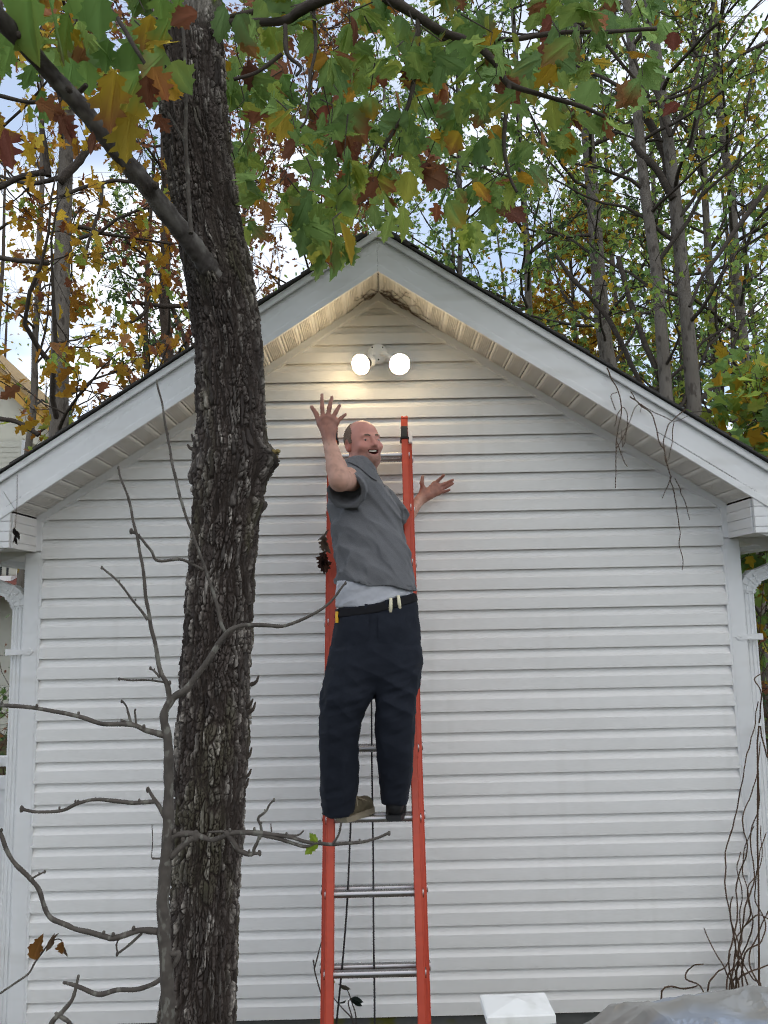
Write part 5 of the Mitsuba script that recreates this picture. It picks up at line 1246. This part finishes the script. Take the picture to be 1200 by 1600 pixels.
def trousers_sdf(p):
    d = HIPL(p, 0.02, 2.2)
    lg = np.minimum(LEGL(p, 0.008, 2.2), LEGR(p, 0.008, 2.2))
    d = smin(d, lg, 0.020)
    knee = np.exp(-((p[:, 2]-A(540, 1090, 3.46)[2])/0.16)**2); hem_ = np.exp(-((p[:, 2]-A(540, 1250, 3.52)[2])/0.10)**2)
    fo = fold(p, (0.8, 0.1, -0.45), 15, 2.2, 12, 0.016)*(0.45+0.7*knee)+fold(p, (0.95, 0, 0.2), 30, 3, 14, 0.009)*(0.25+knee+hem_)+fold(p, (0.15, 0.1, 1.0), 16, 2.0, 18, 0.008)
    d = d-fo*0.75
    return np.maximum(d, p[:, 2]-zwaist(p[:, 0]))
TB0, TB1 = A(490, 1280, 3.5), A(668, 915, 3.5)
add(PE+'__trousers', relax(*nets(trousers_sdf, [TB0[0], 3.28, TB0[2]], [TB1[0], 3.70, TB1[2]], 0.0062), 2), 'm_navy', smooth=True)
def belt_sdf(p):
    d = np.abs(HIPL(p, 0.01, 2.2)-0.004)-0.0035
    return np.maximum(d, np.abs(p[:, 2]-(zwaist(p[:, 0])-0.023))-0.019)
scene['m_belt'] = two(pri((0.010, 0.010, 0.012), 0.75, 0.15))
add(PE+'__belt', nets(belt_sdf, [wA[0]-0.04, 3.34, wA[2]-0.10], [wB[0]+0.05, 3.69, wB[2]+0.05], 0.0042), 'm_belt', smooth=True)
for px_, py_ in ((572, 951), (604, 945)):
    q0 = HIPL.front(px_, py_); add(PE+'__belt_loop', box(q0+np.array([0, -0.004, -0.004]), [0.012, 0.012, 0.050], ch=0.002), 'm_navy')
# pocket patches at the seat
for px_, w_, key in ((612, 0.125, 'back_pocket'), (556, 0.120, 'back_pocket')):
    m = MB(); n_ = 9; V_ = []
    for i_ in range(n_):
        for j_ in range(n_):
            qx = px_+(i_/(n_-1)-0.5)*w_*340; qy = 962+j_/(n_-1)*46-2
            f_ = HIPL.front(qx, qy); V_.append(f_+np.array([0, -0.006-0.004*math.sin(j_*0.5), 0]))
    q_ = [[i_*n_+j_, i_*n_+j_+1, (i_+1)*n_+j_+1, (i_+1)*n_+j_] for i_ in range(n_-1) for j_ in range(n_-1)]
    add(PE+'__'+key, (np.array(V_), np.array(q_)), 'm_navy', smooth=True)
# ---- shoes on the rung
RZ = P0[2]-6*0.3048*eu[2]+0.0115
def shoe(heel, toe, upm, solem, name, lace):
    h_, t_ = np.asarray(heel), np.asarray(toe); d_ = t_-h_; L_ = np.linalg.norm(d_); d_ /= L_; sd_ = np.array([-d_[1], d_[0], 0])
    def sph(c, r):
        m_ = trimesh.creation.icosphere(2, 1.0); return np.array(m_.vertices)*np.asarray(r)+c
    U_ = np.array([0, 0, 1.0])
    w = [h_+d_*0.035+U_*0.054, h_+d_*0.10+U_*0.052, h_+d_*0.18+U_*0.036, h_+d_*(L_-0.040)+U_*0.030]
    def sdf(p):
        d = smin(rcone(p, w[0], w[1], 0.037, 0.036), rcone(p, w[1], w[2], 0.036, 0.036), 0.02)
        d = smin(d, rcone(p, w[2], w[3], 0.037, 0.030), 0.02)
        d = smin(d, rcone(p, w[0]+U_*0.02, w[0]+d_*0.015+U_*0.05, 0.034, 0.036), 0.02)
        return np.maximum(d, h_[2]+0.022-p[:, 2])
    allp = np.array(w); V_, F_ = nets(sdf, allp.min(0)-0.075, allp.max(0)+np.array([.075, .075, .12]), 0.005)
    k_ = add(PE+'__shoe', relax(V_, F_, 2), upm, smooth=True)
    pts = []
    for s_, wid in ((0.0, 0.030), (0.05, 0.041), (0.12, 0.043), (0.20, 0.047), (0.255, 0.040), (0.285, 0.018)):
        for q_ in (-1, 1): pts.append(h_+d_*(s_*L_/0.29)+sd_*q_*wid)
    pts = np.array(pts); hull = manifold3d.Manifold.hull_points(np.vstack([pts+U_*0.002, pts+U_*0.026])).to_mesh()
    add(k_+'__sole', (np.array(hull.vert_properties[:, :3]), np.array(hull.tri_verts)), solem, smooth=30)
    for i_ in range(5):
        c_ = h_+d_*(0.10+0.022*i_)+U_*(0.089-0.0085*i_); pth = np.array([c_-sd_*0.034-U_*0.006, c_+U_*0.004, c_+sd_*0.034-U_*0.006])
        add(k_+'__lace', tube(smooth_path(np.column_stack([pth, [.003]*3]), 4)[:, :3], 0.0032, 6), lace, smooth=True)
    for q_ in (-1, 1):
        c_ = h_+d_*0.05+sd_*q_*0.034+U_*0.09; add(k_+'__lace', tube(smooth_path(np.array([[*c_, .002], [*(c_+sd_*q_*0.012+U_*0.012), .002], [*(c_+sd_*q_*0.020-U_*0.025), .002]]), 4)[:, :3], 0.0025, 6), lace, smooth=True)
scene['m_tan'] = two(pri(proc(lambda p, n, uv: mix((0.085, 0.072, 0.045), (0.19, 0.16, 0.105), fbm(p.x*60, p.y*60, p.z*60, 3))), 0.8, 0.2))
scene['m_sole'] = two(pri((0.30, 0.26, 0.19), 0.85, 0.2))
HLz = RZ-0.002
hL = A(533, 1262, 3.53); hL[2] = HLz; tLx = A(580, 1268, 3.72); tLx[2] = HLz
hR = A(616, 1262, 3.52); hR[2] = HLz; tRx = A(621, 1268, 3.80); tRx[2] = HLz
shoe(hL, tLx, 'm_tan', 'm_sole', 'left', 'm_sole'); shoe(hR, tRx, 'm_black', 'm_black', 'right', 'm_sole')
# ---- tools in his pockets
PL = 'pliers'
lab(PL, 'pliers with two cream handles sticking out of the back trouser pocket', 'pliers')
for i_, (px_, py_, x2) in enumerate(((609.5, 958, 610.5), (624.5, 954, 622))):
    b_ = HIPL.front(px_, py_)+np.array([0, 0.012, -0.004]); t_ = HIPL.front(x2, py_-22)+np.array([0, -0.016, 0.004])
    P = smooth_path(np.array([[*b_, .0078], [*((b_+t_)/2+np.array([0.001, -0.012, 0])), .0082], [*t_, .0066]]), 6)
    add(PL+'__handle', tube(P[:, :3], P[:, 3], 10), 'm_cream', smooth=True)
MK = 'yellow_marker'
lab(MK, 'yellow marker clipped at the left hip of the navy trousers', 'marker')
c_ = A(526.5, 964, 3.44); v, f = lathe([(0, -0.026), (0.007, -0.026), (0.008, -0.02), (0.008, 0.014), (0.0065, 0.018), (0.0065, 0.026), (0, 0.027)], 14)
add(MK+'__barrel', (v+c_, f), 'm_yellow', smooth=35)
v, f = lathe([(0, 0.024), (0.0072, 0.024), (0.0072, 0.034), (0, 0.035)], 14)
add(MK+'__cap', (v+c_, f), 'm_black', smooth=35)
# ================================================================ TREES, BRUSH AND HOUSES BEHIND THE GARAGE
def leaf_cloud(pts, dirs, sizes, kind, mixd, r, tilt=0.8):
    """One mesh of many leaves: base points, midrib directions, lengths; colours drawn leaf by leaf from the mix."""
    V, F, _ = TPL[kind]; n = len(pts)
    d = dirs/np.linalg.norm(dirs, axis=1, keepdims=True)
    nn = r.normal(0, tilt, (n, 3)); nn[:, 2] += 0.8; nn[:, 1] -= 0.25
    nn -= d*np.sum(nn*d, 1, keepdims=True); nn /= np.linalg.norm(nn, axis=1, keepdims=True)+1e-9
    sd = np.cross(nn, d)
    t, w = V[:, 0], V[:, 1]
    fo = r.uniform(0.1, 0.6, n)[:, None]; cu = r.uniform(0.0, 0.4, n)[:, None]
    z = fo*np.abs(w)[None]-cu*(t*t)[None]
    S = np.asarray(sizes)[:, None, None]
    v = pts[:, None]+S*(t[None, :, None]*d[:, None]+w[None, :, None]*sd[:, None]+z[..., None]*nn[:, None])
    f = (F[None]+np.arange(n)[:, None, None]*len(V)).reshape(-1, 3)
    ks = list(mixd); p = np.array([mixd[k] for k in ks], float); p /= p.sum()
    pal = [np.array(PAL[k]) for k in ks]; wh = r.choice(len(ks), n, p=p)
    c = np.array([pal[k][r.integers(len(pal[k]))] for k in wh])*r.uniform(0.9, 1.55, (n, 1))
    c = np.repeat(c, len(V), 0)
    return v.reshape(-1, 3), f, np.clip(c, 0.004, 0.75)
# cheaper templates for far leaves
def coarse(pts_):
    o = np.array(pts_); V = np.vstack([[[0.42, 0.0]], o]); n = len(o)
    return V, np.array([[0, 1+i, 1+(i+1) % n] for i in range(n)]), 1
TPL['far_maple'] = coarse([(0, 0), (0.05, 0.30), (0.25, 0.30), (0.42, 0.50), (0.55, 0.22), (1, 0), (0.55, -0.22), (0.42, -0.50), (0.25, -0.30), (0.05, -0.30)])
TPL['far_oak'] = coarse([(0, 0), (0.2, 0.2), (0.35, 0.12), (0.52, 0.36), (0.66, 0.14), (0.8, 0.22), (1, 0), (0.8, -0.22), (0.66, -0.14), (0.52, -0.36), (0.35, -0.12), (0.2, -0.2)])
TPL['far_ovate'] = coarse([(0, 0), (0.3, 0.2), (0.65, 0.18), (1, 0), (0.65, -0.18), (0.3, -0.2)])
Y_BG = True
DENS = 0.56
LIMB_SCALE = 0.8
def unit(v): return v/(np.linalg.norm(v)+1e-9)
def make_tree(key, base, h, r0, lean, mixd, leaf, kind, n_limb, z0, seed, reach=(1.2, 3.0), per=9, fork=None, mat='m_greybark', twig='m_darktwig', keep=None, leaf_p=1.0, sub=5, droop=0.0, bare=0.0, stems=None):
    """Tapered trunk (or several stems), curved limbs with branchlets and twigs, leaves set round the twig ends."""
    r = np.random.default_rng(seed)
    base = np.asarray(base, float); lean = np.asarray(lean, float)
    trunks = []
    for (bo, le, hh, rr) in (stems or [((0, 0, 0), lean, h, r0)]):
        n = 16; t = np.linspace(0, 1, n)
        p = base+np.asarray(bo)*np.minimum(t*8, 1)[:, None]+np.outer(t*hh, [0, 0, 1])+np.outer(t**1.3*hh, [*np.asarray(le)[:2], 0])
        p[:, :2] += np.cumsum(r.normal(0, 0.022, (n, 2)), 0)*hh/14
        rad = rr*(1-0.72*t)+0.01; rad[0] *= 1.35
        P = smooth_path(np.column_stack([p, rad]), 3); trunks.append(P)
        v, f = tube(P[:, :3], P[:, 3]*(1+0.10*(meshkit.noise(P[:, :3]*5, seed)-0.5)), 14)
        add(key+'__trunk', (v, f), mat, smooth=True)
    big, small = MB(), MB(); tp, td = [], []
    for l_ in range(n_limb):
        P = trunks[l_ % len(trunks)]
        hh = P[-1, 2]-P[0, 2]
        zt = z0+(P[-1, 2]-0.3-z0)*((l_+r.uniform(0, 1))/n_limb)
        i_ = int(np.clip(np.searchsorted(P[:, 2], zt), 1, len(P)-1)); b = P[i_, :3]; rb_ = P[i_, 3]
        a = r.uniform(0, 2*np.pi) if l_ % 3 else l_*2.4
        L_ = r.uniform(*reach)*(1.0-0.35*(zt-z0)/max(hh, 1))
        d = np.array([math.cos(a), math.sin(a), r.uniform(0.15, 0.9)-droop]); d = unit(d)
        k = 7; q_ = [b]
        for s_ in range(k):
            d = unit(d+r.normal(0, 0.17, 3)+np.array([0, 0, 0.05-droop*0.2])); q_.append(q_[-1]+d*L_/k)
        q_ = np.array(q_); rl = min(rb_*0.45, 0.008+0.010*L_)*np.linspace(1, 0.22, k+1)
        big.put(*tube(q_, rl, 6))
        for s_ in range(sub):
            j = r.integers(2, k+1); b2 = q_[j]; d2 = unit(unit(q_[j]-q_[j-1])*0.7+r.normal(0, 0.75, 3)+np.array([0, 0, -droop])); L2 = L_*r.uniform(0.25, 0.5); kk = 4; w_ = [b2]
            for _ in range(kk): d2 = unit(d2+r.normal(0, 0.25, 3)); w_.append(w_[-1]+d2*L2/kk)
            w_ = np.array(w_); small.put(*tube(w_, rl[j]*0.55*np.linspace(1, 0.35, kk+1), 4, cap=False))
            for u_ in range(4):
                j2 = r.integers(1, kk+1); b3 = w_[j2]; d3 = unit(unit(w_[j2]-w_[j2-1])+r.normal(0, 0.8, 3)); L3 = r.uniform(0.15, 0.45); e3 = b3+d3*L3+np.array([0, 0, -0.03])
                mid = (b3+e3)/2+r.normal(0, 0.03, 3); small.put(*tube(np.array([b3, mid, e3]), [0.0045, 0.0035, 0.002], 3, cap=False))
                if r.random() < bare: continue
                m_ = int(per*DENS*r.uniform(0.3, 1.7)*leaf_p+r.random())
                if not m_: continue
                tt = r.uniform(0.15, 1.05, (m_, 1))
                pp = b3+(e3-b3)*tt+r.normal(0, 0.05, (m_, 3)); tp.append(pp)
                dd = d3*0.5+r.normal(0, 0.7, (m_, 3)); dd[:, 2] -= 0.55; td.append(dd)
    k_ = add(key+'__limbs', big.get(), twig, smooth=True); lab(k_, kind='stuff')
    k_ = add(key+'__twigs', small.get(), twig); lab(k_, kind='stuff')
    if tp:
        tp, td = np.vstack(tp), np.vstack(td)
        if keep is not None: ok = keep(tp); tp, td = tp[ok], td[ok]
        v, f, c = leaf_cloud(tp, td, leaf*(0.88 if Y_BG else 1)*r.uniform(0.65, 1.3, len(tp)), kind, mixd, r)
        k_ = add(key+'__crown', (v, f), 'm_leaf', color=c); lab(k_, kind='stuff')
def clear_roof(p):
    """Nothing grows through the garage."""
    return ~((np.abs(p[:, 0]-XC) < 2.55) & (p[:, 1] > 3.8) & (p[:, 1] < 10.0) & (p[:, 2] < ZA+0.35-SL*np.abs(p[:, 0]-XC)))
def gnd(px, Y): q_ = at(px, 900, Y); return np.array([q_[0], Y, 0.0])
GR = 'trees behind the garage'
YG = {'lime': 6, 'green': 6, 'yellow': 1.8, 'gold': 0.5}; GN = {'green': 8, 'lime': 3, 'dark': 2, 'yellow': 0.8}; OR = {'gold': 6, 'yellow': 4, 'rust': 2, 'lime': 1.5}; RS = {'rust': 6, 'gold': 2, 'red': 3, 'green': 1}; DK = {'dark': 5, 'green': 5, 'lime': 1}
TREES = [
    # name, px, Y, height, radius, lean, mix, leaf, kind, limbs, z0, label, extras
    ('birch_tree', 1085, 8.0, 13, .10, (0, 0), YG, .085, 'far_maple', 34, 3.6, 'twin stemmed grey tree rising behind the right slope of the roof', dict(stems=[((-.06, 0, 0), (-.028, 0, 0), 13, .075), ((.10, 0, 0), (-.012, 0, 0), 13.5, .088)], reach=(.9, 2.2), per=6)),
    ('maple_tree', 1000, 10.5, 15, .17, (-.045, 0), GN, .10, 'far_maple', 40, 4.5, 'peeling brown trunk left of the twin stemmed grey tree', dict(reach=(1.2, 2.6), per=7, mat='m_greybark')),
    ('oak_sapling', 77, 7.4, 12, .135, (.004, 0), OR, .175, 'far_oak', 24, 3.4, 'straight grey trunk with orange leaves beyond the left roof slope', dict(reach=(.9, 2.2), per=5)),
    ('red_oak_tree', 272, 12.0, 14, .15, (-.01, 0), RS, .14, 'far_oak', 30, 4.5, 'slim reddish brown trunk directly left of the big oak', dict(reach=(1.0, 2.4), per=6, mat='m_brownbark')),
    ('maple_tree', 1190, 11.0, 16, .16, (0, 0), YG, .11, 'far_maple', 50, 2.2, 'dense yellow green tree at the right edge of the photo', dict(reach=(1.6, 3.4), per=10)),
    ('maple_tree', 1130, 14.0, 17, .18, (.01, 0), YG, .12, 'far_maple', 50, 3.0, 'tall yellow green maple behind the twin stemmed tree', dict(reach=(1.6, 3.4), per=10)),
    ('maple_tree', 850, 15.0, 18, .18, (-.01, 0), GN, .12, 'far_maple', 54, 5.0, 'tall green maple above the middle of the right roof slope', dict(reach=(1.6, 3.4), per=9)),
    ('maple_tree', 730, 17.0, 19, .17, (.01, 0), GN, .125, 'far_maple', 50, 7.0, 'tall green maple standing right of the gable peak', dict(reach=(1.6, 3.2), per=8)),
    ('red_oak_tree', 500, 16.0, 18, .15, (.0, 0), RS, .14, 'far_oak', 54, 6.0, 'rust coloured oak directly behind the gable peak', dict(reach=(1.4, 3.0), per=9, mat='m_brownbark')),
    ('red_oak_tree', 388, 17.0, 17, .12, (.0, 0), RS, .13, 'far_oak', 34, 6.0, 'thin rust leaved oak just right of the big oak trunk', dict(reach=(1.0, 2.4), per=7, mat='m_brownbark')),
    ('holly_oak', 215, 15.0, 12, .15, (.01, 0), DK, .12, 'far_oak', 44, 4.0, 'dark green tree seen between the two left trunks', dict(reach=(1.0, 2.2), per=7,  mat='m_brownbark')),
    ('oak_sapling', -60, 9.5, 13, .14, (.01, 0), OR, .17, 'far_oak', 30, 2.5, 'orange leaved tree at the left edge of the photo', dict(reach=(1.4, 3.0), per=8)),
    ('oak_sapling', 30, 14.0, 16, .14, (.0, 0), OR, .15, 'far_oak', 22, 5.0, 'taller orange and yellow tree far behind the left trunk', dict(reach=(1.4, 2.8), per=4)),
    ('holly_oak', 915, 20.0, 13, .18, (.0, 0), {'yellow': 6, 'gold': 5, 'lime': 2}, .15, 'far_maple', 46, 4.5, 'yellow tree low behind the right roof slope, sunlight painted into its golden leaves', dict(reach=(1.5, 3.0), per=24)),  # strong yellow and gold mix stands in for low sun on the leaves
    ('maple_tree', 620, 24.0, 21, .2, (.0, 0), GN, .15, 'far_maple', 50, 10.0, 'distant green maple high above the ridge', dict(reach=(2.0, 3.8), per=9)),
    ('holly_oak', 1060, 18.0, 16, .2, (.0, 0), DK, .13, 'far_maple', 54, 3.0, 'dark green tree low behind the twin stemmed tree', dict(reach=(1.6, 3.4), per=9)),
    ('holly_oak', 1235, 6.6, 4.3, .10, (.0, 0), {'green': 4, 'lime': 4, 'yellow': 3}, .14, 'maple', 22, 1.8, 'leafy young tree with green and yellow leaves over the right eave', dict(reach=(.6, 1.2), per=8)),
]
for n_, (nm, px_, Y, h_, r_, le, mx, lf, kd, nl, z0_, lb_, ex_) in enumerate(TREES):
    nm = {'birch_tree': 'grey_tree', 'oak_sapling': 'orange_tree', 'holly_oak': 'green_tree'}.get(nm, nm)
    key = nm; q_ = 1
    while key in labels: key = f'{nm}_{q_:03d}'; q_ += 1
    lab(key, lb_, 'tree', GR)
    Y_BG = Y > 7; make_tree(key, gnd(px_, Y), h_, r_*(0.8 if n_ < 4 else 0.52), le, mx, lf, kd, nl, z0_, 300+n_, keep=clear_roof, **ex_)
# named limbs that the photograph shows on the near trunks
for pts, Y in (([(1049, 215, 4), (1080, 140, 3.4), (1105, 60, 2.8), (1118, -10, 2.4)], 7.9), ([(1079, 242, 4), (1105, 130, 3), (1150, 50, 2.6), (1200, -10, 2)], 7.95), ([(1062, 342, 4), (1100, 290, 3.2), (1150, 230, 2.8), (1180, 100, 2.4), (1200, 70, 2)], 7.9), ([(1050, 310, 8), (1025, 265, 7.5), (1000, 240, 7), (985, 222, 6)], 7.9), ([(1046, 290, 6), (1035, 240, 7), (1010, 185, 8), (990, 165, 7)], 8.2), ([(1046, 215, 4.2), (1025, 150, 3.5), (1000, 110, 3), (970, 50, 2.6), (950, -5, 2)], 7.8), ([(985, 160, 3), (1040, 155, 3.4), (1110, 125, 3.8), (1160, 85, 4), (1205, 62, 4)], 7.2), ([(1000, 600, 5), (950, 500, 5), (900, 440, 4.5), (870, 400, 4)], 8.5), ([(1055, 640, 6), (1010, 540, 6), (975, 440, 5.5), (965, 400, 5)], 8.0), ([(1200, 290, 6), (1150, 360, 5), (1100, 430, 4), (1075, 480, 3)], 7.0)):
    limb('grey_tree__branch', pts, Y, 'm_darktwig', seed=int(pts[0][0]), wob=0.02, wsc=4, sides=7)
for pts, Y in (([(92, 285, 9), (125, 250, 8), (150, 212, 7), (160, 180, 6)], 7.35), ([(75, 275, 7), (68, 220, 6), (66, 190, 5)], 7.4), ([(70, 270, 7), (30, 275, 6), (0, 292, 6), (-40, 310, 5)], 7.3), ([(95, 308, 4), (150, 290, 4), (180, 281, 4), (212, 283, 3.4)], 7.2), ([(162, 288, 3.4), (155, 330, 3.4), (140, 380, 3), (130, 425, 2.4)], 7.2), ([(75, 410, 6), (40, 408, 5), (0, 402, 5)], 7.3), ([(60, 680, 5), (30, 660, 5), (0, 655, 5)], 7.3)):
    limb('orange_tree__branch', pts, Y, 'm_darktwig', seed=int(pts[0][1]), wob=0.02, wsc=4, sides=7)
for pts, Y in (([(300, 480, 5), (250, 478, 5), (198, 472, 3)], 11.5), ([(235, 455, 4), (225, 490, 4), (190, 510, 3.4)], 11.4), ([(268, 480, 4), (283, 520, 5), (295, 552, 5)], 11.6)):
    limb('red_oak_tree__branch', pts, Y, 'm_darktwig', seed=int(pts[0][1]), wob=0.02, wsc=4, sides=7)

# undergrowth to both sides of the garage and the woods beyond
def brush(key, x0, x1, y0_, y1_, h0, h1, nst, mixd, leaf, per, seed, label, cat, mat='m_vine', kind='far_maple'):
    r = np.random.default_rng(seed); m = MB(); tp, td = [], []
    for _ in range(nst):
        b = np.array([r.uniform(x0, x1), r.uniform(y0_, y1_), 0]); H = r.uniform(h0, h1); d = unit(np.array([r.normal(0, .3), r.normal(0, .25), 1])); q_ = [b]
        for s_ in range(9): d = unit(d+r.normal(0, .28, 3)+np.array([0, 0, .08])); q_.append(q_[-1]+d*H/9)
        q_ = np.array(q_); m.put(*tube(q_, np.linspace(.010, .003, 10), 4, cap=False))
        for s_ in range(5):
            j = r.integers(2, 10); e_ = q_[j]+r.normal(0, .28, 3); m.put(*tube(np.array([q_[j], (q_[j]+e_)/2+r.normal(0, .06, 3), e_]), [.004, .003, .002], 3, cap=False))
            pp = e_+r.normal(0, .12, (per, 3)); tp.append(pp); dd = r.normal(0, .7, (per, 3)); dd[:, 2] -= .4; td.append(dd)
    k_ = add(key+'__stems', m.get(), mat); lab(k_, kind='stuff')
    tp, td = np.vstack(tp), np.vstack(td)
    ok = clear_roof(tp) & (tp[:, 2] > 0.02); v, f, c = leaf_cloud(tp[ok], td[ok], leaf*r.uniform(.6, 1.3, ok.sum()), kind, mixd, r)
    k_ = add(key+'__foliage', (v, f), 'm_leaf', color=c); lab(k_, kind='stuff'); lab(key, label, cat)
brush('thicket', 2.25, 4.2, 5.2, 9.0, 1.8, 3.4, 90, {'dark': 5, 'green': 3, 'rust': 1.5, 'lime': 1}, .085, 4, 61, 'dark tangled thicket of vines beside the right wall of the garage', 'thicket')
brush('hedge', 2.6, 9.0, 11.0, 13.5, 1.8, 4.2, 110, {'green': 4, 'dark': 3, 'yellow': 1.5, 'lime': 1.5}, .11, 5, 62, 'leafy undergrowth low behind the right side of the garage', 'undergrowth')
brush('hedge_001', -9.5, -4.2, 10.5, 12.5, 1.2, 2.6, 60, {'rust': 3, 'dark': 3, 'green': 2}, .10, 4, 63, 'reddish undergrowth left of the garage by the far house', 'undergrowth')
r6 = np.random.default_rng(77)
wm, wl_p, wl_d = MB(), [], []
for _ in range(36):
    Y = r6.uniform(26, 48); x = r6.uniform(-0.75, 0.75)*Y
    if -0.45 < x/Y < -0.1 and r6.random() < 0.75: continue
    H = r6.uniform(14, 22)+0.1*Y; b = np.array([x, Y, 0.02*(Y-12)])
    p = np.column_stack([np.full(6, x)+np.cumsum(r6.normal(0, .12, 6)), np.full(6, Y), np.linspace(b[2], b[2]+H, 6)]); wm.put(*tube(p, np.linspace(.2, .05, 6), 6, cap=False))
    n = 170; q_ = np.column_stack([r6.normal(x, 1.7, n), r6.normal(Y, 1.7, n), r6.uniform(b[2]+1.5, b[2]+H, n)]); wl_p.append(q_); dd = r6.normal(0, .7, (n, 3)); dd[:, 2] -= .4; wl_d.append(dd)
k_ = add('distant_woods__trunks', wm.get(), 'm_brownbark', smooth=True); lab(k_, kind='stuff')
wl_p, wl_d = np.vstack(wl_p), np.vstack(wl_d)
v, f, c = leaf_cloud(wl_p, wl_d, r6.uniform(.20, .36, len(wl_p)), 'far_ovate', {'green': 5, 'lime': 3, 'yellow': 1.2, 'gold': 0.8, 'rust': 0.8, 'dark': 1}, r6)
k_ = add('distant_woods__foliage', (v, f), 'm_leaf', color=c); lab(k_, kind='stuff')
lab('distant_woods', 'far woods in autumn colours seen as one mass through the nearer trees', 'woods', kind='stuff')

# ================================================================ NEIGHBOUR'S HOUSE AND FENCE AT THE LEFT
NH = 'neighbour_house'
lab(NH, 'pale sided house with a red porch roof and railing seen past the left downspout', 'house')
ny_ = 16.0; hx0, hx1 = -16.0, at(22, 1000, ny_)[0]
hz1 = 6.2
W_ = add(NH+'__wall', box([(hx0+hx1)/2, ny_+4.03, hz1/2], [hx1-hx0, 8.0, hz1]), 'm_cream2' if 'm_cream2' in scene else 'm_white')
scene['m_cream2'] = two(pri((0.55, 0.54, 0.46), 0.5, 0.3))
scene[W_]['bsdf'] = {'type': 'ref', 'id': 'm_cream2'}
for k in range(52):
    z = 0.3+k*0.112
    add(W_+'__siding_board', extrude_x([(ny_+0.031, z), (ny_+0.012, z), (ny_+0.022, z+0.112), (ny_+0.031, z+0.112)], hx0, hx1), 'm_cream2')
add(NH+'__corner_board', box([hx1+0.06, ny_+0.1, 3.1], [0.12, 0.24, 6.1]), 'm_trim')
scene['m_redroof'] = two(pri(proc(lambda p, n, uv: mix((0.13, 0.045, 0.035), (0.20, 0.075, 0.06), noise(p.x*30, p.y*30, p.z*30))), 0.9, 0.2))
zr0, zr1 = at(10, 932, 14.6)[2], at(10, 903, 15.9)[2]
v, f = extrude_x([(14.5, zr0-0.06), (16.0, zr1-0.03), (16.0, zr1+0.05), (14.5, zr0+0.03)], hx0, hx1+0.35)
add(NH+'__porch_roof', (v, f), 'm_redroof')
zt0, zt1 = at(10, 902, 15.7)[2], at(10, 868, 15.7)[2]
RL_ = add(NH+'__balcony_railing', box([(hx0+hx1)/2, 15.7, zt1], [hx1-hx0+0.2, 0.07, 0.07]), 'm_white')
for i_ in range(60):
    x_ = hx1-0.05-i_*0.14
    add(RL_+'__baluster', box([x_, 15.7, (zt0+zt1)/2], [0.035, 0.035, zt1-zt0-0.07]), 'm_black')
add(NH+'__balcony_floor', box([(hx0+hx1)/2, 15.8, zt0-0.03], [hx1-hx0+0.2, 0.5, 0.10]), 'm_white')
# upper gable seen through the leaves, orange sunset light painted into rake and roof
ga = at(70, 640, 17.0); gb = at(124, 690, 17.0); sl_ = (ga[2]-gb[2])/(gb[0]-ga[0])
xr, xl2 = gb[0]+0.0, -16.0; xc3 = (xl2+xr)/2; za2 = gb[2]+sl_*(xr-xc3)
scene['m_sunlit_roof'] = two(pri(proc(lambda p, n, uv: mix((0.36, 0.25, 0.13), (0.46, 0.33, 0.17), noise(p.x*12, p.y*12, p.z*12))), 0.8, 0.2))
scene['m_sunlit_rake'] = two(pri((0.62, 0.36, 0.08), 0.5, 0.3))
v, f = prism([(xl2, hz1-0.05), (xr-0.6, hz1-0.05), (xr-0.6, gb[2]+sl_*0.6-0.25), (xc3, za2-0.25), (xl2, gb[2]-0.1)], 2.3, [[1, 0, 0], [0, 0, 1], [0, 1, 0], [0, 17.03, 0]])
add(NH+'__gable_wall', (v, f), 'm_cream2')
for s in (-1, 1):
    e_ = np.array([xr if s > 0 else xl2, 0, gb[2]]); a_ = np.array([xc3, 0, za2]); d_ = e_-a_; L_ = np.linalg.norm(d_); d_ /= L_; u_ = np.array([-d_[2]*s, 0, d_[0]*s]); u_ = u_ if u_[2] > 0 else -u_
    add(NH+'__gable_rake', prism([(0, -0.26), (L_, -0.26), (L_, -0.02), (0, -0.02)], 0.25, [d_, u_, [0, 1, 0], [a_[0], 16.75, a_[2]]]), 'm_sunlit_rake')
    add(NH+'__upper_roof', prism([(0, -0.018), (L_+0.1, -0.018), (L_+0.1, 0.06), (0, 0.06)], 2.6, [d_, u_, [0, 1, 0], [a_[0], 16.65, a_[2]]]), 'm_sunlit_roof')
FN = 'picket_fence'
lab(FN, 'low grey vinyl fence behind the left downspout of the garage', 'fence')
fy = 6.2; fx1 = at(16, 1200, fy)[0]+0.35; fx0 = fx1-3.2
zt_, zb_ = at(8, 1181, fy)[2], at(8, 1410, fy)[2]
for z_, h_ in ((zt_, 0.075), (at(8, 1212, fy)[2], 0.10), (zb_, 0.09)):
    add(FN+'__rail', box([(fx0+fx1)/2, fy, z_-h_/2], [fx1-fx0, 0.06, h_], ch=0.004), 'm_trim')
i_ = 0
while fx0+0.08+i_*0.105 < fx1:
    add(FN+'__picket', box([fx0+0.08+i_*0.105, fy+0.002, (zb_+at(8, 1212, fy)[2]-0.10)/2-0.02], [0.088, 0.024, at(8, 1212, fy)[2]-0.10-zb_+0.045], ch=0.003), 'm_trim'); i_ += 1
for x_ in (fx0, fx1): add(FN+'__post', box([x_, fy, (zt_+0.04)/2], [0.11, 0.11, zt_+0.04], ch=0.004), 'm_trim')
